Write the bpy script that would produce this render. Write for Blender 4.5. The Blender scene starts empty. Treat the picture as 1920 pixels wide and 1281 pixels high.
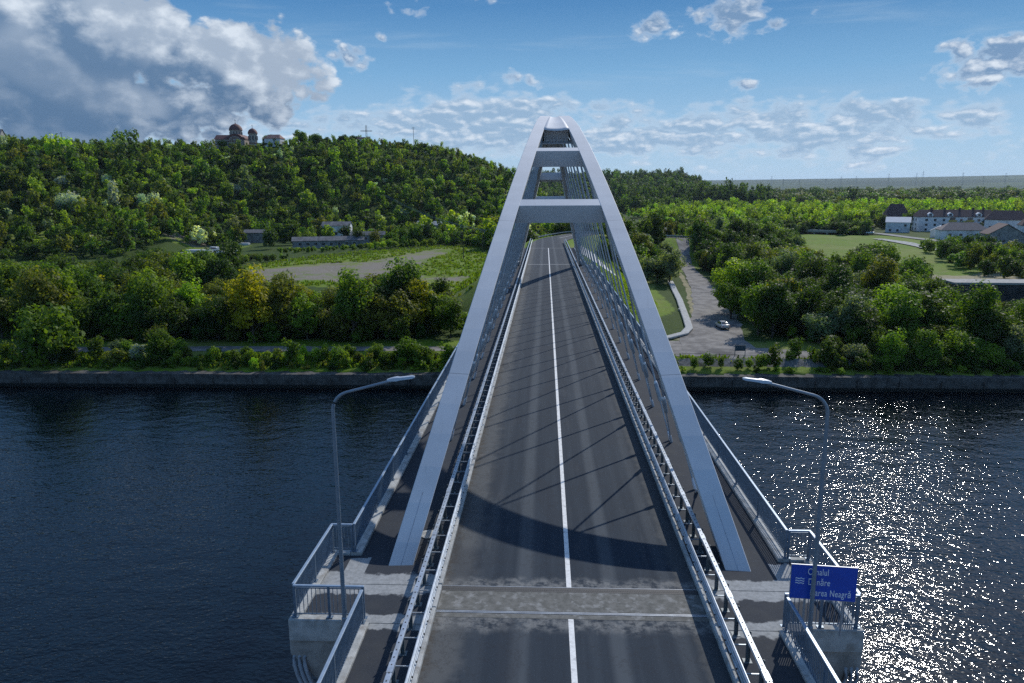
import bpy, math, random
import numpy as np
R = math.radians
random.seed(7); RNG = np.random.default_rng(11)
S = bpy.context.scene
COL = S.collection
# ------------------------------------------------------------------ camera, sky, sun, exposure
CAMP = (-0.863, -23.314, 13.507)
cd = bpy.data.cameras.new('camera'); cam = bpy.data.objects.new('camera', cd); COL.objects.link(cam)
cd.sensor_width = 36.0; cd.lens = 1400 / 1920 * 36.0
cd.clip_start = 0.5; cd.clip_end = 40000
def cam_matrix(pitch, yaw, roll):
    from mathutils import Matrix, Vector
    p, w, r = R(pitch), R(yaw), R(roll)
    fw = Vector((-math.sin(w)*math.cos(p), math.cos(w)*math.cos(p), -math.sin(p)))
    rt = Vector((math.cos(w), math.sin(w), 0)); dn = -rt.cross(fw)
    rt2 = rt*math.cos(r) + dn*math.sin(r); dn2 = dn*math.cos(r) - rt*math.sin(r)
    m = Matrix((rt2, -dn2, -fw)).transposed().to_4x4()
    m.translation = CAMP
    return m
cam.matrix_world = cam_matrix(11.701, 2.556, 0.331)
S.camera = cam
S.view_settings.view_transform = 'Standard'; S.view_settings.look = 'None'
S.view_settings.exposure = 0.08; S.view_settings.gamma = 1.0
try:
    S.cycles.use_denoising = False
    S.cycles.max_bounces = 6; S.cycles.transparent_max_bounces = 8
    S.cycles.volume_bounces = 0
except Exception: pass
SUN_AZ, SUN_EL = 27.4, 36.7           # degrees to the right of the bridge axis (+Y), elevation
sd = bpy.data.lights.new('sun', 'SUN'); sun = bpy.data.objects.new('sun', sd); COL.objects.link(sun)
sd.energy = 3.5; sd.angle = R(0.6); sd.color = (1.0, 0.955, 0.89)
sun.rotation_euler = (R(90 - SUN_EL), 0, R(180 - SUN_AZ))

W = bpy.data.worlds.new('World'); S.world = W; W.use_nodes = True
wt = W.node_tree; wt.nodes.clear()
class NT:
    def __init__(s, t): s.t = t
    def n(s, ty, **k):
        x = s.t.nodes.new(ty)
        for a, v in k.items(): setattr(x, a, v)
        return x
    def l(s, a, b): s.t.links.new(a, b)
    def val(s, sock, v):
        if hasattr(v, 'is_output') or hasattr(v, 'links'): s.l(v, sock)
        else: sock.default_value = v
    def m(s, op, a, b=None, c=None, clamp=False):
        x = s.n('ShaderNodeMath', operation=op); x.use_clamp = clamp
        s.val(x.inputs[0], a)
        if b is not None: s.val(x.inputs[1], b)
        if c is not None: s.val(x.inputs[2], c)
        return x.outputs[0]
    def ss(s, v, a, b):
        x = s.n('ShaderNodeMapRange', interpolation_type='SMOOTHSTEP'); s.val(x.inputs[0], v)
        x.inputs[1].default_value = a; x.inputs[2].default_value = b; return x.outputs[0]
    def mix(s, f, a, b, bt='MIX'):
        x = s.n('ShaderNodeMix', data_type='RGBA', blend_type=bt)
        s.val(x.inputs[0], f)
        for i, v in ((6, a), (7, b)):
            if isinstance(v, tuple): x.inputs[i].default_value = (*v[:3], 1)
            else: s.l(v, x.inputs[i])
        return x.outputs[2]
    def noise(s, vec, scale, detail=4, rough=.5, dist=0, dim='3D'):
        x = s.n('ShaderNodeTexNoise', noise_dimensions=dim)
        if vec is not None: s.l(vec, x.inputs['Vector'])
        x.inputs['Scale'].default_value = scale; x.inputs['Detail'].default_value = detail
        x.inputs['Roughness'].default_value = rough; x.inputs['Distortion'].default_value = dist
        return x.outputs[0]
    def comb(s, a, b, c):
        x = s.n('ShaderNodeCombineXYZ')
        for i, v in enumerate((a, b, c)): s.val(x.inputs[i], v)
        return x.outputs[0]
w = NT(wt)
sky = w.n('ShaderNodeTexSky', sky_type='NISHITA'); sky.sun_disc = False
sky.sun_elevation = R(SUN_EL); sky.sun_rotation = R(SUN_AZ)
sky.altitude = 50; sky.air_density = 1.0; sky.dust_density = 0.6; sky.ozone_density = 3.0
tc = w.n('ShaderNodeTexCoord'); sep = w.n('ShaderNodeSeparateXYZ'); w.l(tc.outputs['Generated'], sep.inputs[0])
az = w.m('MULTIPLY', w.m('ARCTAN2', sep.outputs[0], sep.outputs[1]), 57.2958)
el = w.m('MULTIPLY', w.m('ARCSINE', sep.outputs[2]), 57.2958)
# cloud fields are laid out in azimuth / elevation degrees
def noi(sx, sy, off, sc_, det, rgh, dist=.15):
    return w.noise(w.comb(w.m('ADD', w.m('MULTIPLY', az, sx), off[0]), w.m('ADD', w.m('MULTIPLY', el, sy), off[1]), off[2]), sc_, det, rgh, dist)
def vor(sx, sy, off, sc_):
    x = w.n('ShaderNodeTexVoronoi', feature='F1'); x.inputs['Scale'].default_value = sc_
    nz = w.m('MULTIPLY', noi(1, 1.5, (off[0]+3, off[1]+5, off[2]), .5, 3, .6), 1.1)
    w.l(w.comb(w.m('ADD', w.m('ADD', w.m('MULTIPLY', az, sx), off[0]), nz), w.m('ADD', w.m('ADD', w.m('MULTIPLY', el, sy), off[1]), nz), off[2]), x.inputs['Vector']); return x.outputs['Distance']
def blob(a, e, ra, re, k=1.0, o=(0, 0)):
    da = w.m('DIVIDE', w.m('SUBTRACT', az, a-o[0]), ra); de = w.m('DIVIDE', w.m('SUBTRACT', el, e-o[1]), re)
    d = w.m('SQRT', w.m('ADD', w.m('MULTIPLY', da, da), w.m('MULTIPLY', de, de)))
    return w.m('MULTIPLY', w.m('SUBTRACT', 1.0, d), k)
def vmax(L):
    o = L[0]
    for x in L[1:]: o = w.m('MAXIMUM', o, x)
    return o
AZ = lambda px: math.degrees(math.atan((px - 960) / 1430)) - 2.556
EL = lambda px, py: math.degrees(math.atan((350 + (960 - px)*.0058 - py) / 1430 * math.cos(R(AZ(px)+2.556))))
def bpx(x, y, rx, ry, k=1.0, o=(0, 0)):
    return blob(AZ(x), EL(x, y), rx/1430*57.3*math.cos(R(AZ(x)+2.5))**2, ry/1430*57.3, k, o)
def mbig(o): return vmax([bpx(*q, o) for q in ((90, 150, 360, 160, 1.25), (470, 140, 200, 110, 1.15), (250, 70, 210, 130, 1.0), (60, 20, 260, 120, .8), (260, 200, 340, 72, 1.0), (-500, 120, 500, 200, 1.1))])
M_big = mbig((0, 0)); M_big2 = mbig((2.2, 1.7))
M_sml = vmax([bpx(1215, 66, 75, 36, .75), bpx(1345, 50, 125, 56, .95), bpx(1435, 64, 52, 26, .65), bpx(1850, 122, 175, 58, 1.05), bpx(1515, 28, 40, 36, .6),
              bpx(1390, 166, 50, 22, .6), bpx(775, 40, 65, 30, .45), bpx(665, 122, 90, 44, .55), bpx(970, 160, 110, 28, .5), bpx(2300, 60, 300, 100, .8), bpx(728, 88, 26, 20, .5), bpx(840, 8, 130, 22, .45)])
M_low = vmax([bpx(900, 235, 240, 74, 1.1), bpx(1180, 262, 300, 50, .85), bpx(1560, 250, 420, 50, .75), bpx(1150, 238, 130, 46, .75), bpx(1290, 240, 150, 44, .7), bpx(1430, 228, 150, 46, .8), bpx(1610, 225, 170, 40, .9),
              bpx(1800, 222, 110, 38, .85), bpx(1500, 285, 560, 36, .5), bpx(560, 240, 240, 34, .7), bpx(150, 235, 420, 40, .5), bpx(-400, 240, 500, 60, .6), bpx(2300, 240, 420, 60, .6)])
s_ = lambda n_, a_: w.m('MULTIPLY', w.m('SUBTRACT', n_, .5), a_)
def f_big(o, p):
    v1 = w.m('SUBTRACT', .40, vor(1, 1.4, (o, p, 0), .30)); v2 = w.m('SUBTRACT', .40, vor(1, 1.4, (o, p, 2), .80))
    return w.m('ADD', w.m('ADD', M_big, s_(noi(1, 1.6, (o, p, 0), .16, 5, .6), 1.0)), w.m('ADD', w.m('ADD', w.m('MULTIPLY', v1, .60), w.m('MULTIPLY', v2, .34)), s_(noi(1, 1.6, (o, p, 4), 1.1, 8, .68), .42)))
def f_sml(o, p): return w.m('ADD', w.m('ADD', M_sml, s_(noi(1, 1.7, (o, p, 4), .36, 8, .60), 1.7)), w.m('MULTIPLY', w.m('SUBTRACT', .4, vor(1, 1.4, (o, p, 5), .9)), .40))
def f_low(o, p): return w.m('ADD', w.m('ADD', M_low, s_(noi(1, 2.4, (o, p, 9), .30, 8, .60), 1.7)), w.m('MULTIPLY', w.m('SUBTRACT', .4, vor(1, 1.8, (o, p, 6), .9)), .32))
B0, B1 = f_big(0, 0), f_big(.75, 1.0); S0, S1 = f_sml(0, 0), f_sml(.25, .45); L0, L1 = f_low(0, 0), f_low(.2, .5)
al = [w.ss(B0, .10, .30), w.m('MULTIPLY', w.ss(S0, .26, .60), .95), w.m('MULTIPLY', w.ss(L0, .04, .52), .85)]
# clear sky: Nishita, cooler, with the pale blue of the lower sky seen in the place
cr = w.n('ShaderNodeValToRGB'); w.l(w.m('DIVIDE', el, 16.0, clamp=True), cr.inputs[0]); e_ = cr.color_ramp.elements
K = .085
for i, (p_, c_) in enumerate(((0, (.45, .61, .75)), (.22, (.34, .54, .74)), (.5, (.19, .40, .65)), (.78, (.085, .245, .50)), (1, (.05, .18, .42)))):
    q_ = e_[i] if i < 2 else e_.new(p_); q_.position = p_; q_.color = (*c_, 1)
for i, (p_, c_) in enumerate(((0, (.45, .61, .75)), (.22, (.34, .54, .74)), (.5, (.19, .40, .65)), (.78, (.085, .245, .50)), (1, (.05, .18, .42)))):
    cr.color_ramp.elements[i].position = p_; cr.color_ramp.elements[i].color = (*c_, 1)
low = w.n('ShaderNodeVectorMath', operation='SCALE'); w.l(cr.outputs[0], low.inputs[0]); low.inputs['Scale'].default_value = 1/K
skyc = w.mix(1.0, sky.outputs[0], (1.65, 1.85, 2.05), 'MULTIPLY')
hi_ = w.mix(w.m('MULTIPLY', w.ss(el, 62.0, 34.0), .45), skyc, (1.3, 3.2, 6.4)); skyc = w.mix(w.ss(el, 30.0, 13.0), hi_, low.outputs[0])
veil = w.noise(w.comb(w.m('MULTIPLY', az, .30), w.m('MULTIPLY', el, 2.6), 3.0), .25, 8, .6, .4)
skyc = w.mix(w.m('MULTIPLY', w.ss(veil, .50, .80), .38), skyc, (4.6, 6.3, 8.2))
def shade(f0, f1, c0, c1, lo_, hi_, rim):
    g = w.ss(w.m('SUBTRACT', f0, f1), lo_, hi_); g = w.m('MAXIMUM', g, w.m('MULTIPLY', w.ss(f0, rim, .15), .0) if rim is None else w.m('MULTIPLY', w.ss(f0, rim[0], rim[1]), rim[2]))
    return w.mix(g, c0, c1)
# towards the left and low down the big cloud is in its own shade
dkb = w.mix(w.ss(el, 2.0, 11.5), (1.05, 2.0, 3.5), (1.5, 2.6, 4.3))
leftsh = w.m('MULTIPLY', w.ss(az, -24.0, -31.0), w.ss(el, 11.0, 7.5))
gb = w.m('ADD', w.m('MULTIPLY', w.ss(w.m('SUBTRACT', B0, B1), -.15, .55), .75), w.m('MULTIPLY', w.ss(w.m('SUBTRACT', M_big, M_big2), -.02, .30), .42), clamp=True); gb = w.m('MAXIMUM', gb, w.m('MULTIPLY', w.ss(B0, .40, .14), .60)); cb = w.mix(gb, dkb, (7.8, 8.7, 9.8)); cb = w.mix(w.m('MULTIPLY', leftsh, .75), cb, dkb)
cs = shade(S0, S1, (2.1, 3.5, 5.6), (8.4, 9.2, 10.2), -.12, .40, (.62, .30, .9)); cl_ = shade(L0, L1, (3.4, 5.0, 7.0), (9.4, 10.0, 10.8), -.10, .42, (.50, .20, .6))
skyc = w.mix(al[2], skyc, cl_); skyc = w.mix(al[1], skyc, cs); fin = w.mix(al[0], skyc, cb)
bg = w.n('ShaderNodeBackground'); w.l(fin, bg.inputs[0]); bg.inputs[1].default_value = K
wo = w.n('ShaderNodeOutputWorld'); w.l(bg.outputs[0], wo.inputs[0])

# ------------------------------------------------------------------ helpers
class MB:
    def __init__(s): s.v = []; s.f = []
    def poly(s, pts):
        b = len(s.v); s.v += [tuple(p) for p in pts]; s.f.append(tuple(range(b, b+len(pts)))); return s
    def hexa(s, p):
        b = len(s.v); s.v += [tuple(q) for q in p]
        for f in ((3,2,1,0),(4,5,6,7),(0,1,5,4),(1,2,6,5),(2,3,7,6),(3,0,4,7)): s.f.append(tuple(b+i for i in f))
        return s
    def box(s, x0, x1, y0, y1, z0, z1):
        return s.hexa([(x0,y0,z0),(x1,y0,z0),(x1,y1,z0),(x0,y1,z0),(x0,y0,z1),(x1,y0,z1),(x1,y1,z1),(x0,y1,z1)])
    def tube(s, pts, r, n=8, cap=True):
        pts = [np.array(p, float) for p in pts]; rr = r if hasattr(r, '__len__') else [r]*len(pts)
        b = len(s.v)
        for i, p in enumerate(pts):
            t = pts[min(i+1, len(pts)-1)] - pts[max(i-1, 0)]; t /= (np.linalg.norm(t) + 1e-9)
            a = np.array([0,0,1.]) if abs(t[2]) < .9 else np.array([1.,0,0])
            u = np.cross(t, a); u /= np.linalg.norm(u); q = np.cross(t, u)
            for k in range(n):
                an = 2*math.pi*k/n; s.v.append(tuple(p + rr[i]*(math.cos(an)*u + math.sin(an)*q)))
        for i in range(len(pts)-1):
            for k in range(n):
                s.f.append((b+i*n+k, b+i*n+(k+1)%n, b+(i+1)*n+(k+1)%n, b+(i+1)*n+k))
        if cap:
            s.f.append(tuple(b+k for k in range(n))[::-1]); e = b+(len(pts)-1)*n; s.f.append(tuple(e+k for k in range(n)))
        return s
    def lathe(s, prof, c=(0,0,0), n=20):
        b = len(s.v)
        for r, z in prof:
            for k in range(n): a = 2*math.pi*k/n; s.v.append((c[0]+r*math.cos(a), c[1]+r*math.sin(a), c[2]+z))
        for i in range(len(prof)-1):
            for k in range(n): s.f.append((b+i*n+k, b+i*n+(k+1)%n, b+(i+1)*n+(k+1)%n, b+(i+1)*n+k))
        s.f.append(tuple(b+k for k in range(n))[::-1]); e = b+(len(prof)-1)*n; s.f.append(tuple(e+k for k in range(n)))
        return s
    def prism(s, prof, axis, a, b_):
        # prof: closed 2D outline; axis 'x': (y,z) outline extruded in x; 'y': (x,z) outline extruded in y
        f = (lambda u, v, t: (t, u, v)) if axis == 'x' else (lambda u, v, t: (u, t, v))
        b = len(s.v); n = len(prof)
        s.v += [f(u, v, a) for u, v in prof] + [f(u, v, b_) for u, v in prof]
        s.f.append(tuple(range(b, b+n))[::-1]); s.f.append(tuple(range(b+n, b+2*n)))
        for k in range(n): s.f.append((b+k, b+(k+1)%n, b+n+(k+1)%n, b+n+k))
        return s
    def mesh(s, name, mat, smooth=False):
        me = bpy.data.meshes.new(name); me.from_pydata(s.v, [], s.f)
        import bmesh
        bm = bmesh.new(); bm.from_mesh(me); bmesh.ops.recalc_face_normals(bm, faces=bm.faces); bm.to_mesh(me); bm.free()
        for m_ in (mat if isinstance(mat, (list, tuple)) else [mat]): me.materials.append(m_)
        if smooth:
            for p in me.polygons: p.use_smooth = True
            try: me.set_sharp_from_angle(angle=R(40))
            except Exception: pass
        return me
    def build(s, name, mat, parent=None, smooth=False):
        return ob(name, s.mesh(name, mat, smooth), parent)
def ob(name, me, parent=None, loc=None, rot=None):
    o = bpy.data.objects.new(name, me); COL.objects.link(o)
    if parent is not None: o.parent = parent
    if loc is not None: o.location = loc
    if rot is not None: o.rotation_euler = rot
    return o
def tag(o, label=None, cat=None, group=None, kind=None):
    if label: o['label'] = label
    if cat: o['category'] = cat
    if group: o['group'] = group
    if kind: o['kind'] = kind
    return o
def thing(name, label, cat, loc=(0,0,0), rz=0, group=None):
    o = bpy.data.objects.new(name, None); COL.objects.link(o); o.location = loc; o.rotation_euler = (0,0,rz)
    o.empty_display_size = .5
    return tag(o, label, cat, group)
def struct(o): o['kind'] = 'structure'; return o
SL = -0.01006; TILT = math.atan(SL)
def onbridge(name, label, cat, group=None):
    o = thing(name, label, cat, group=group); o.rotation_euler = (TILT, 0, 0); return o

def mat(name, c1, c2=None, scale=1.0, rough=.7, metal=0., bump=0., detail=5, c3=None, s3=.2, spec=None, coords='Object', bscale=None, lo=.35, hi=.65):
    m_ = bpy.data.materials.new(name); m_.use_nodes = True; t = NT(m_.node_tree)
    bs = m_.node_tree.nodes['Principled BSDF']; bs.inputs['Roughness'].default_value = rough; bs.inputs['Metallic'].default_value = metal
    if spec is None and rough >= .8: spec = .15
    if spec is not None: bs.inputs['Specular IOR Level'].default_value = spec
    tcn = t.n('ShaderNodeTexCoord'); v = tcn.outputs[coords]
    if c2 is None: bs.inputs['Base Color'].default_value = (*c1, 1)
    else:
        col = t.mix(t.ss(t.noise(v, scale, detail, .6), lo, hi), c1, c2)
        if c3: col = t.mix(t.ss(t.noise(v, s3, 4, .6), .5, .68), col, c3)
        t.l(col, bs.inputs['Base Color'])
    if bump:
        b = t.n('ShaderNodeBump'); b.inputs['Strength'].default_value = bump; b.inputs['Distance'].default_value = .05
        t.l(t.noise(v, bscale or scale*3, 6, .65), b.inputs['Height']); t.l(b.outputs[0], bs.inputs['Normal'])
    return m_
def shadenodes(name, rough=.8):
    m_ = bpy.data.materials.new(name); m_.use_nodes = True; t = NT(m_.node_tree)
    bs = m_.node_tree.nodes['Principled BSDF']; bs.inputs['Roughness'].default_value = rough
    if rough >= .8: bs.inputs['Specular IOR Level'].default_value = .12
    tcn = t.n('ShaderNodeTexCoord'); return m_, t, bs, tcn.outputs['Object']

# ------------------------------------------------------------------ materials
STEEL, t, bs, v = shadenodes('bridge_paint', .6)
sp = t.n('ShaderNodeSeparateXYZ'); t.l(v, sp.inputs[0])
c = t.mix(t.ss(t.noise(v, .5, 6, .65), .3, .7), (.51, .52, .53), (.575, .585, .595))
seam = t.m('LESS_THAN', t.m('FRACT', t.m('DIVIDE', t.m('ADD', sp.outputs[1], 2.2), 10.6)), .0028)
c = t.mix(t.m('MULTIPLY', seam, .6), c, (.10, .11, .12))
strk = t.noise(t.comb(t.m('MULTIPLY', sp.outputs[0], 6), t.m('MULTIPLY', sp.outputs[1], .35), sp.outputs[2]), 1.0, 5, .7)
c = t.mix(t.m('MULTIPLY', t.ss(strk, .55, .8), .35), c, (.33, .34, .34)); t.l(c, bs.inputs['Base Color'])
HANG = mat('hanger_steel', (.27,.29,.32), (.36,.39,.42), 3, .45, .25)
CAPM = mat('pale_cap_metal', (.75,.76,.78), (.6,.6,.62), 8, .35, .2)
GALV = mat('galvanised_steel', (.28,.33,.38), (.38,.43,.48), 5, .42, .55, c3=(.22,.25,.28), s3=1.2)
GALVL = mat('galvanised_rail', (.30,.345,.40), (.42,.465,.52), 4, .40, .45, c3=(.34,.36,.37), s3=2.2)
DARKG = mat('dark_post_steel', (.10,.125,.14), (.15,.18,.19), 5, .55, .2)
RAILP = mat('railing_paint', (.10,.15,.21), (.14,.20,.27), 4, .45, .3)
CONC = mat('concrete', (.27,.265,.25), (.36,.355,.335), 2.5, .85, bump=.3, c3=(.20,.20,.19), s3=1.1, bscale=14)
CONCW = mat('pale_concrete', (.33,.34,.33), (.45,.455,.44), 3, .85, bump=.3, c3=(.27,.26,.24), s3=1.7, bscale=16)
LAMPM = mat('lamp_column_paint', (.17,.22,.27), (.21,.26,.31), 3, .4, .35)
LAMPH = mat('lamp_head_grey', (.42,.46,.50), (.48,.52,.56), 3, .35, .2)
GLASS = mat('dark_glass', (.02,.025,.03), rough=.12)

# asphalt of the carriageway
ASPH, t, bs, v = shadenodes('asphalt', .82)
sp = t.n('ShaderNodeSeparateXYZ'); t.l(v, sp.inputs[0]); X, Y = sp.outputs[0], sp.outputs[1]
fine = t.noise(v, 28, 5, .8); mid = t.noise(v, 1.3, 6, .65); lng = t.noise(t.comb(t.m('MULTIPLY', X, 2.2), t.m('MULTIPLY', Y, .06), 0.0), 1.0, 5, .6)
c = t.mix(t.ss(fine, .3, .7), (.012, .020, .030), (.034, .046, .062))
c = t.mix(t.m('MULTIPLY', t.ss(lng, .4, .7), .4), c, (.046, .060, .075))
def band(x0, wd, wob=.12):
    xx = t.m('ADD', X, t.m('MULTIPLY', t.m('SUBTRACT', t.noise(t.comb(0.0, t.m('MULTIPLY', Y, .12), 0.0), 1.0, 3, .5), .5), wob*2))
    return t.ss(t.m('ABSOLUTE', t.m('SUBTRACT', xx, x0)), wd, wd*.25)
tr = t.m('MAXIMUM', t.m('MAXIMUM', band(-1.55, .42), band(1.4, .38)), t.m('MAXIMUM', t.m('MULTIPLY', band(3.35, .32), .5), t.m('MULTIPLY', band(-2.9, .4), .25)))
c = t.mix(t.m('MULTIPLY', tr, .55), c, (.090, .103, .114))
dx = t.m('ADD', X, t.m('MULTIPLY', t.m('SUBTRACT', mid, .5), 1.1))
dust = t.ss(dx, -3.0, -3.75); c = t.mix(t.m('MULTIPLY', dust, .62), c, (.125, .128, .125))
grime = t.m('MULTIPLY', t.ss(dx, -3.95, -4.3), t.ss(t.noise(v, 3.5, 6, .7), .35, .6)); c = t.mix(t.m('MULTIPLY', grime, .8), c, (.065, .056, .046))
gut = t.ss(dx, 3.55, 3.9); c = t.mix(t.m('MULTIPLY', gut, .5), c, (.10, .10, .095))
ay = t.m('ADD', Y, t.m('MULTIPLY', t.m('SUBTRACT', t.noise(t.comb(X, 0.0, 0.0), .9, 5, .6), .5), 1.6))
sm = t.m('MULTIPLY', t.m('MAXIMUM', t.m('MULTIPLY', t.ss(ay, .95, .45), t.m('GREATER_THAN', Y, 0.0)), t.m('MULTIPLY', t.ss(ay, -2.7, -2.1), t.m('LESS_THAN', Y, -1.4))), t.ss(t.noise(v, 2.6, 6, .7), .38, .6))
c = t.mix(t.m('MULTIPLY', sm, .7), c, (.22, .22, .21))
ps = t.ss(t.noise(t.comb(t.m('MULTIPLY', X, .7), t.m('MULTIPLY', Y, .16), 4.0), 1.0, 3, .5, .5), .60, .66); c = t.mix(t.m('MULTIPLY', ps, .38), c, (.026, .032, .042))
pale = t.ss(t.noise(t.comb(t.m('MULTIPLY', X, .9), t.m('MULTIPLY', Y, .10), 9.0), 1.0, 6, .7), .55, .75); c = t.mix(t.m('MULTIPLY', pale, .30), c, (.105, .112, .118))
crk = t.m('MULTIPLY', t.ss(t.m('ABSOLUTE', t.m('SUBTRACT', t.noise(v, .55, 8, .72), .5)), .009, .0), .55); c = t.mix(crk, c, (.02, .02, .022))
t.l(c, bs.inputs['Base Color'])
b = t.n('ShaderNodeBump'); b.inputs['Strength'].default_value = .35; b.inputs['Distance'].default_value = .01; t.l(fine, b.inputs['Height']); t.l(b.outputs[0], bs.inputs['Normal'])

WALK, t, bs, v = shadenodes('walkway_asphalt', .85)
sp = t.n('ShaderNodeSeparateXYZ'); t.l(v, sp.inputs[0]); X, Y = sp.outputs[0], sp.outputs[1]
c = t.mix(t.ss(t.noise(v, 30, 4, .7), .3, .7), (.028, .033, .041), (.048, .054, .064))
c = t.mix(t.m('MULTIPLY', t.ss(t.noise(v, .9, 5, .6), .45, .7), .6), c, (.052, .056, .060))
ay = t.m('ADD', Y, t.m('MULTIPLY', t.m('SUBTRACT', t.noise(v, 1.6, 5, .6), .5), .9))
cm = t.m('MAXIMUM', t.ss(t.m('ABSOLUTE', t.m('SUBTRACT', ay, .05)), .75, .60), t.ss(t.m('ABSOLUTE', t.m('SUBTRACT', ay, -2.3)), .50, .38))
ax = t.m('ABSOLUTE', X)
cm = t.m('MAXIMUM', cm, t.m('MULTIPLY', t.m('MULTIPLY', t.m('GREATER_THAN', ax, 7.25), t.m('LESS_THAN', ax, 8.0)), t.m('MULTIPLY', t.m('GREATER_THAN', ay, .0), t.m('LESS_THAN', ay, 1.9))))
c = t.mix(cm, c, t.mix(t.ss(t.noise(v, 7, 6, .7), .3, .7), (.22, .23, .23), (.33, .34, .34)))
t.l(c, bs.inputs['Base Color'])
PATCHC = mat('joint_concrete', (.11,.11,.10), (.16,.158,.145), 4, .85, c3=(.24,.24,.23), s3=2.6, bump=.2, bscale=20)
LINE = mat('worn_white_paint', (.62,.62,.60), (.74,.74,.72), 9, .7, c3=(.45,.45,.44), s3=3.5)
RUB = mat('joint_rubber', (.025,.027,.03), (.05,.05,.05), 20, .7)

# foliage: object colour times a per leaf tint attribute; thin leaves let light through
def foliage(name, trans=.45, rough=.55):
    m_ = bpy.data.materials.new(name); m_.use_nodes = True; t = NT(m_.node_tree); nt = m_.node_tree
    bs = nt.nodes['Principled BSDF']; out = nt.nodes['Material Output']
    oi = t.n('ShaderNodeObjectInfo'); at = t.n('ShaderNodeAttribute', attribute_name='tint')
    col = t.mix(1.0, oi.outputs['Color'], at.outputs['Color'], 'MULTIPLY')
    t.l(col, bs.inputs['Base Color']); bs.inputs['Roughness'].default_value = rough; bs.inputs['Specular IOR Level'].default_value = .12
    tr = t.n('ShaderNodeBsdfTranslucent'); t.l(t.mix(1.0, col, (1.7, 1.75, .45), 'MULTIPLY'), tr.inputs[0])
    mx = t.n('ShaderNodeMixShader'); mx.inputs[0].default_value = trans
    t.l(bs.outputs[0], mx.inputs[1]); t.l(tr.outputs[0], mx.inputs[2]); t.l(mx.outputs[0], out.inputs[0])
    return m_
LEAF = foliage('leaves')
BARK = mat('bark', (.06,.05,.04), (.10,.085,.07), 6, .9)

# ------------------------------------------------------------------ terrain function
DK = lambda y: SL*y
ZW = -19.0
def sstep(a, b, x):
    u = np.clip((np.asarray(x, float)-a)/(b-a), 0, 1); return u*u*(3-2*u)
def vnoise(x, y, sc, seed=0):
    x = np.asarray(x, float)/sc + seed*17.3; y = np.asarray(y, float)/sc + seed*9.1
    xi = np.floor(x); yi = np.floor(y); fx = x-xi; fy = y-yi; fx = fx*fx*(3-2*fx); fy = fy*fy*(3-2*fy)
    def h(a, b):
        q = np.sin(a*127.1 + b*311.7 + seed*3.3)*43758.5453; return q - np.floor(q)
    return (h(xi,yi)*(1-fx)+h(xi+1,yi)*fx)*(1-fy) + (h(xi,yi+1)*(1-fx)+h(xi+1,yi+1)*fx)*fy - .5
# road centre line beyond the bridge: straight, then a bend to the right
ROADC = [(0.0, y) for y in np.arange(121.5, 181, 4)]
for k in range(1, 15):
    a = R(k*3.7); ROADC.append((110*(1-math.cos(a)), 183 + 110*math.sin(a)))
lx, ly = ROADC[-1]; dxr, dyr = math.sin(R(54)), math.cos(R(54))
for k in range(1, 10): ROADC.append((lx+dxr*6*k, ly+dyr*6*k))
ROADC = np.array(ROADC, float)
def roadz(i):
    # height along the centre line
    s = np.concatenate([[0], np.cumsum(np.hypot(*np.diff(ROADC, axis=0).T))])
    z = SL*(121.5+np.minimum(s, 100)) - .075*np.clip(s-115, 0, 1e3)
    return z[i]
ROADZ = roadz(np.arange(len(ROADC)))
def dist_road(x, y):
    x = np.asarray(x, float); y = np.asarray(y, float)
    best = np.full(x.shape, 1e9); bz = np.zeros(x.shape)
    keep = np.where((x > -60) & (x < 160) & (y > 100) & (y < 360))
    xs, ys = x[keep], y[keep]; bb = np.full(xs.shape, 1e9); zz = np.zeros(xs.shape)
    i0 = next(i for i, p in enumerate(ROADC) if p[1] > 155)
    for i in range(i0, len(ROADC)-1):
        ax, ay = ROADC[i]; bx, by = ROADC[i+1]; L2 = (bx-ax)**2+(by-ay)**2
        u = np.clip(((xs-ax)*(bx-ax)+(ys-ay)*(by-ay))/L2, 0, 1)
        d = np.hypot(xs-ax-u*(bx-ax), ys-ay-u*(by-ay)); m_ = d < bb
        bb = np.where(m_, d, bb); zz = np.where(m_, ROADZ[i]*(1-u)+ROADZ[i+1]*u, zz)
    best[keep] = bb; bz[keep] = zz
    return best, bz
CREST = [(-900, 262), (-300, 255), (0, 259), (120, 268), (450, 273), (520, 268), (640, 262), (760, 272), (850, 285), (905, 300), (960, 322), (1000, 350), (1050, 395), (1110, 430), (1200, 440)]
CAZ = np.array([AZ(p[0]) for p in CREST])
def crest_z(az, D1=600.):
    px = np.interp(az, CAZ, [p[0] for p in CREST]); py = np.interp(az, CAZ, [p[1] for p in CREST])
    return CAMP[2] + D1*(350+(960-px)*.0058-py)/1430*np.cos(np.radians(az+2.556)) - 3.5
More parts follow.
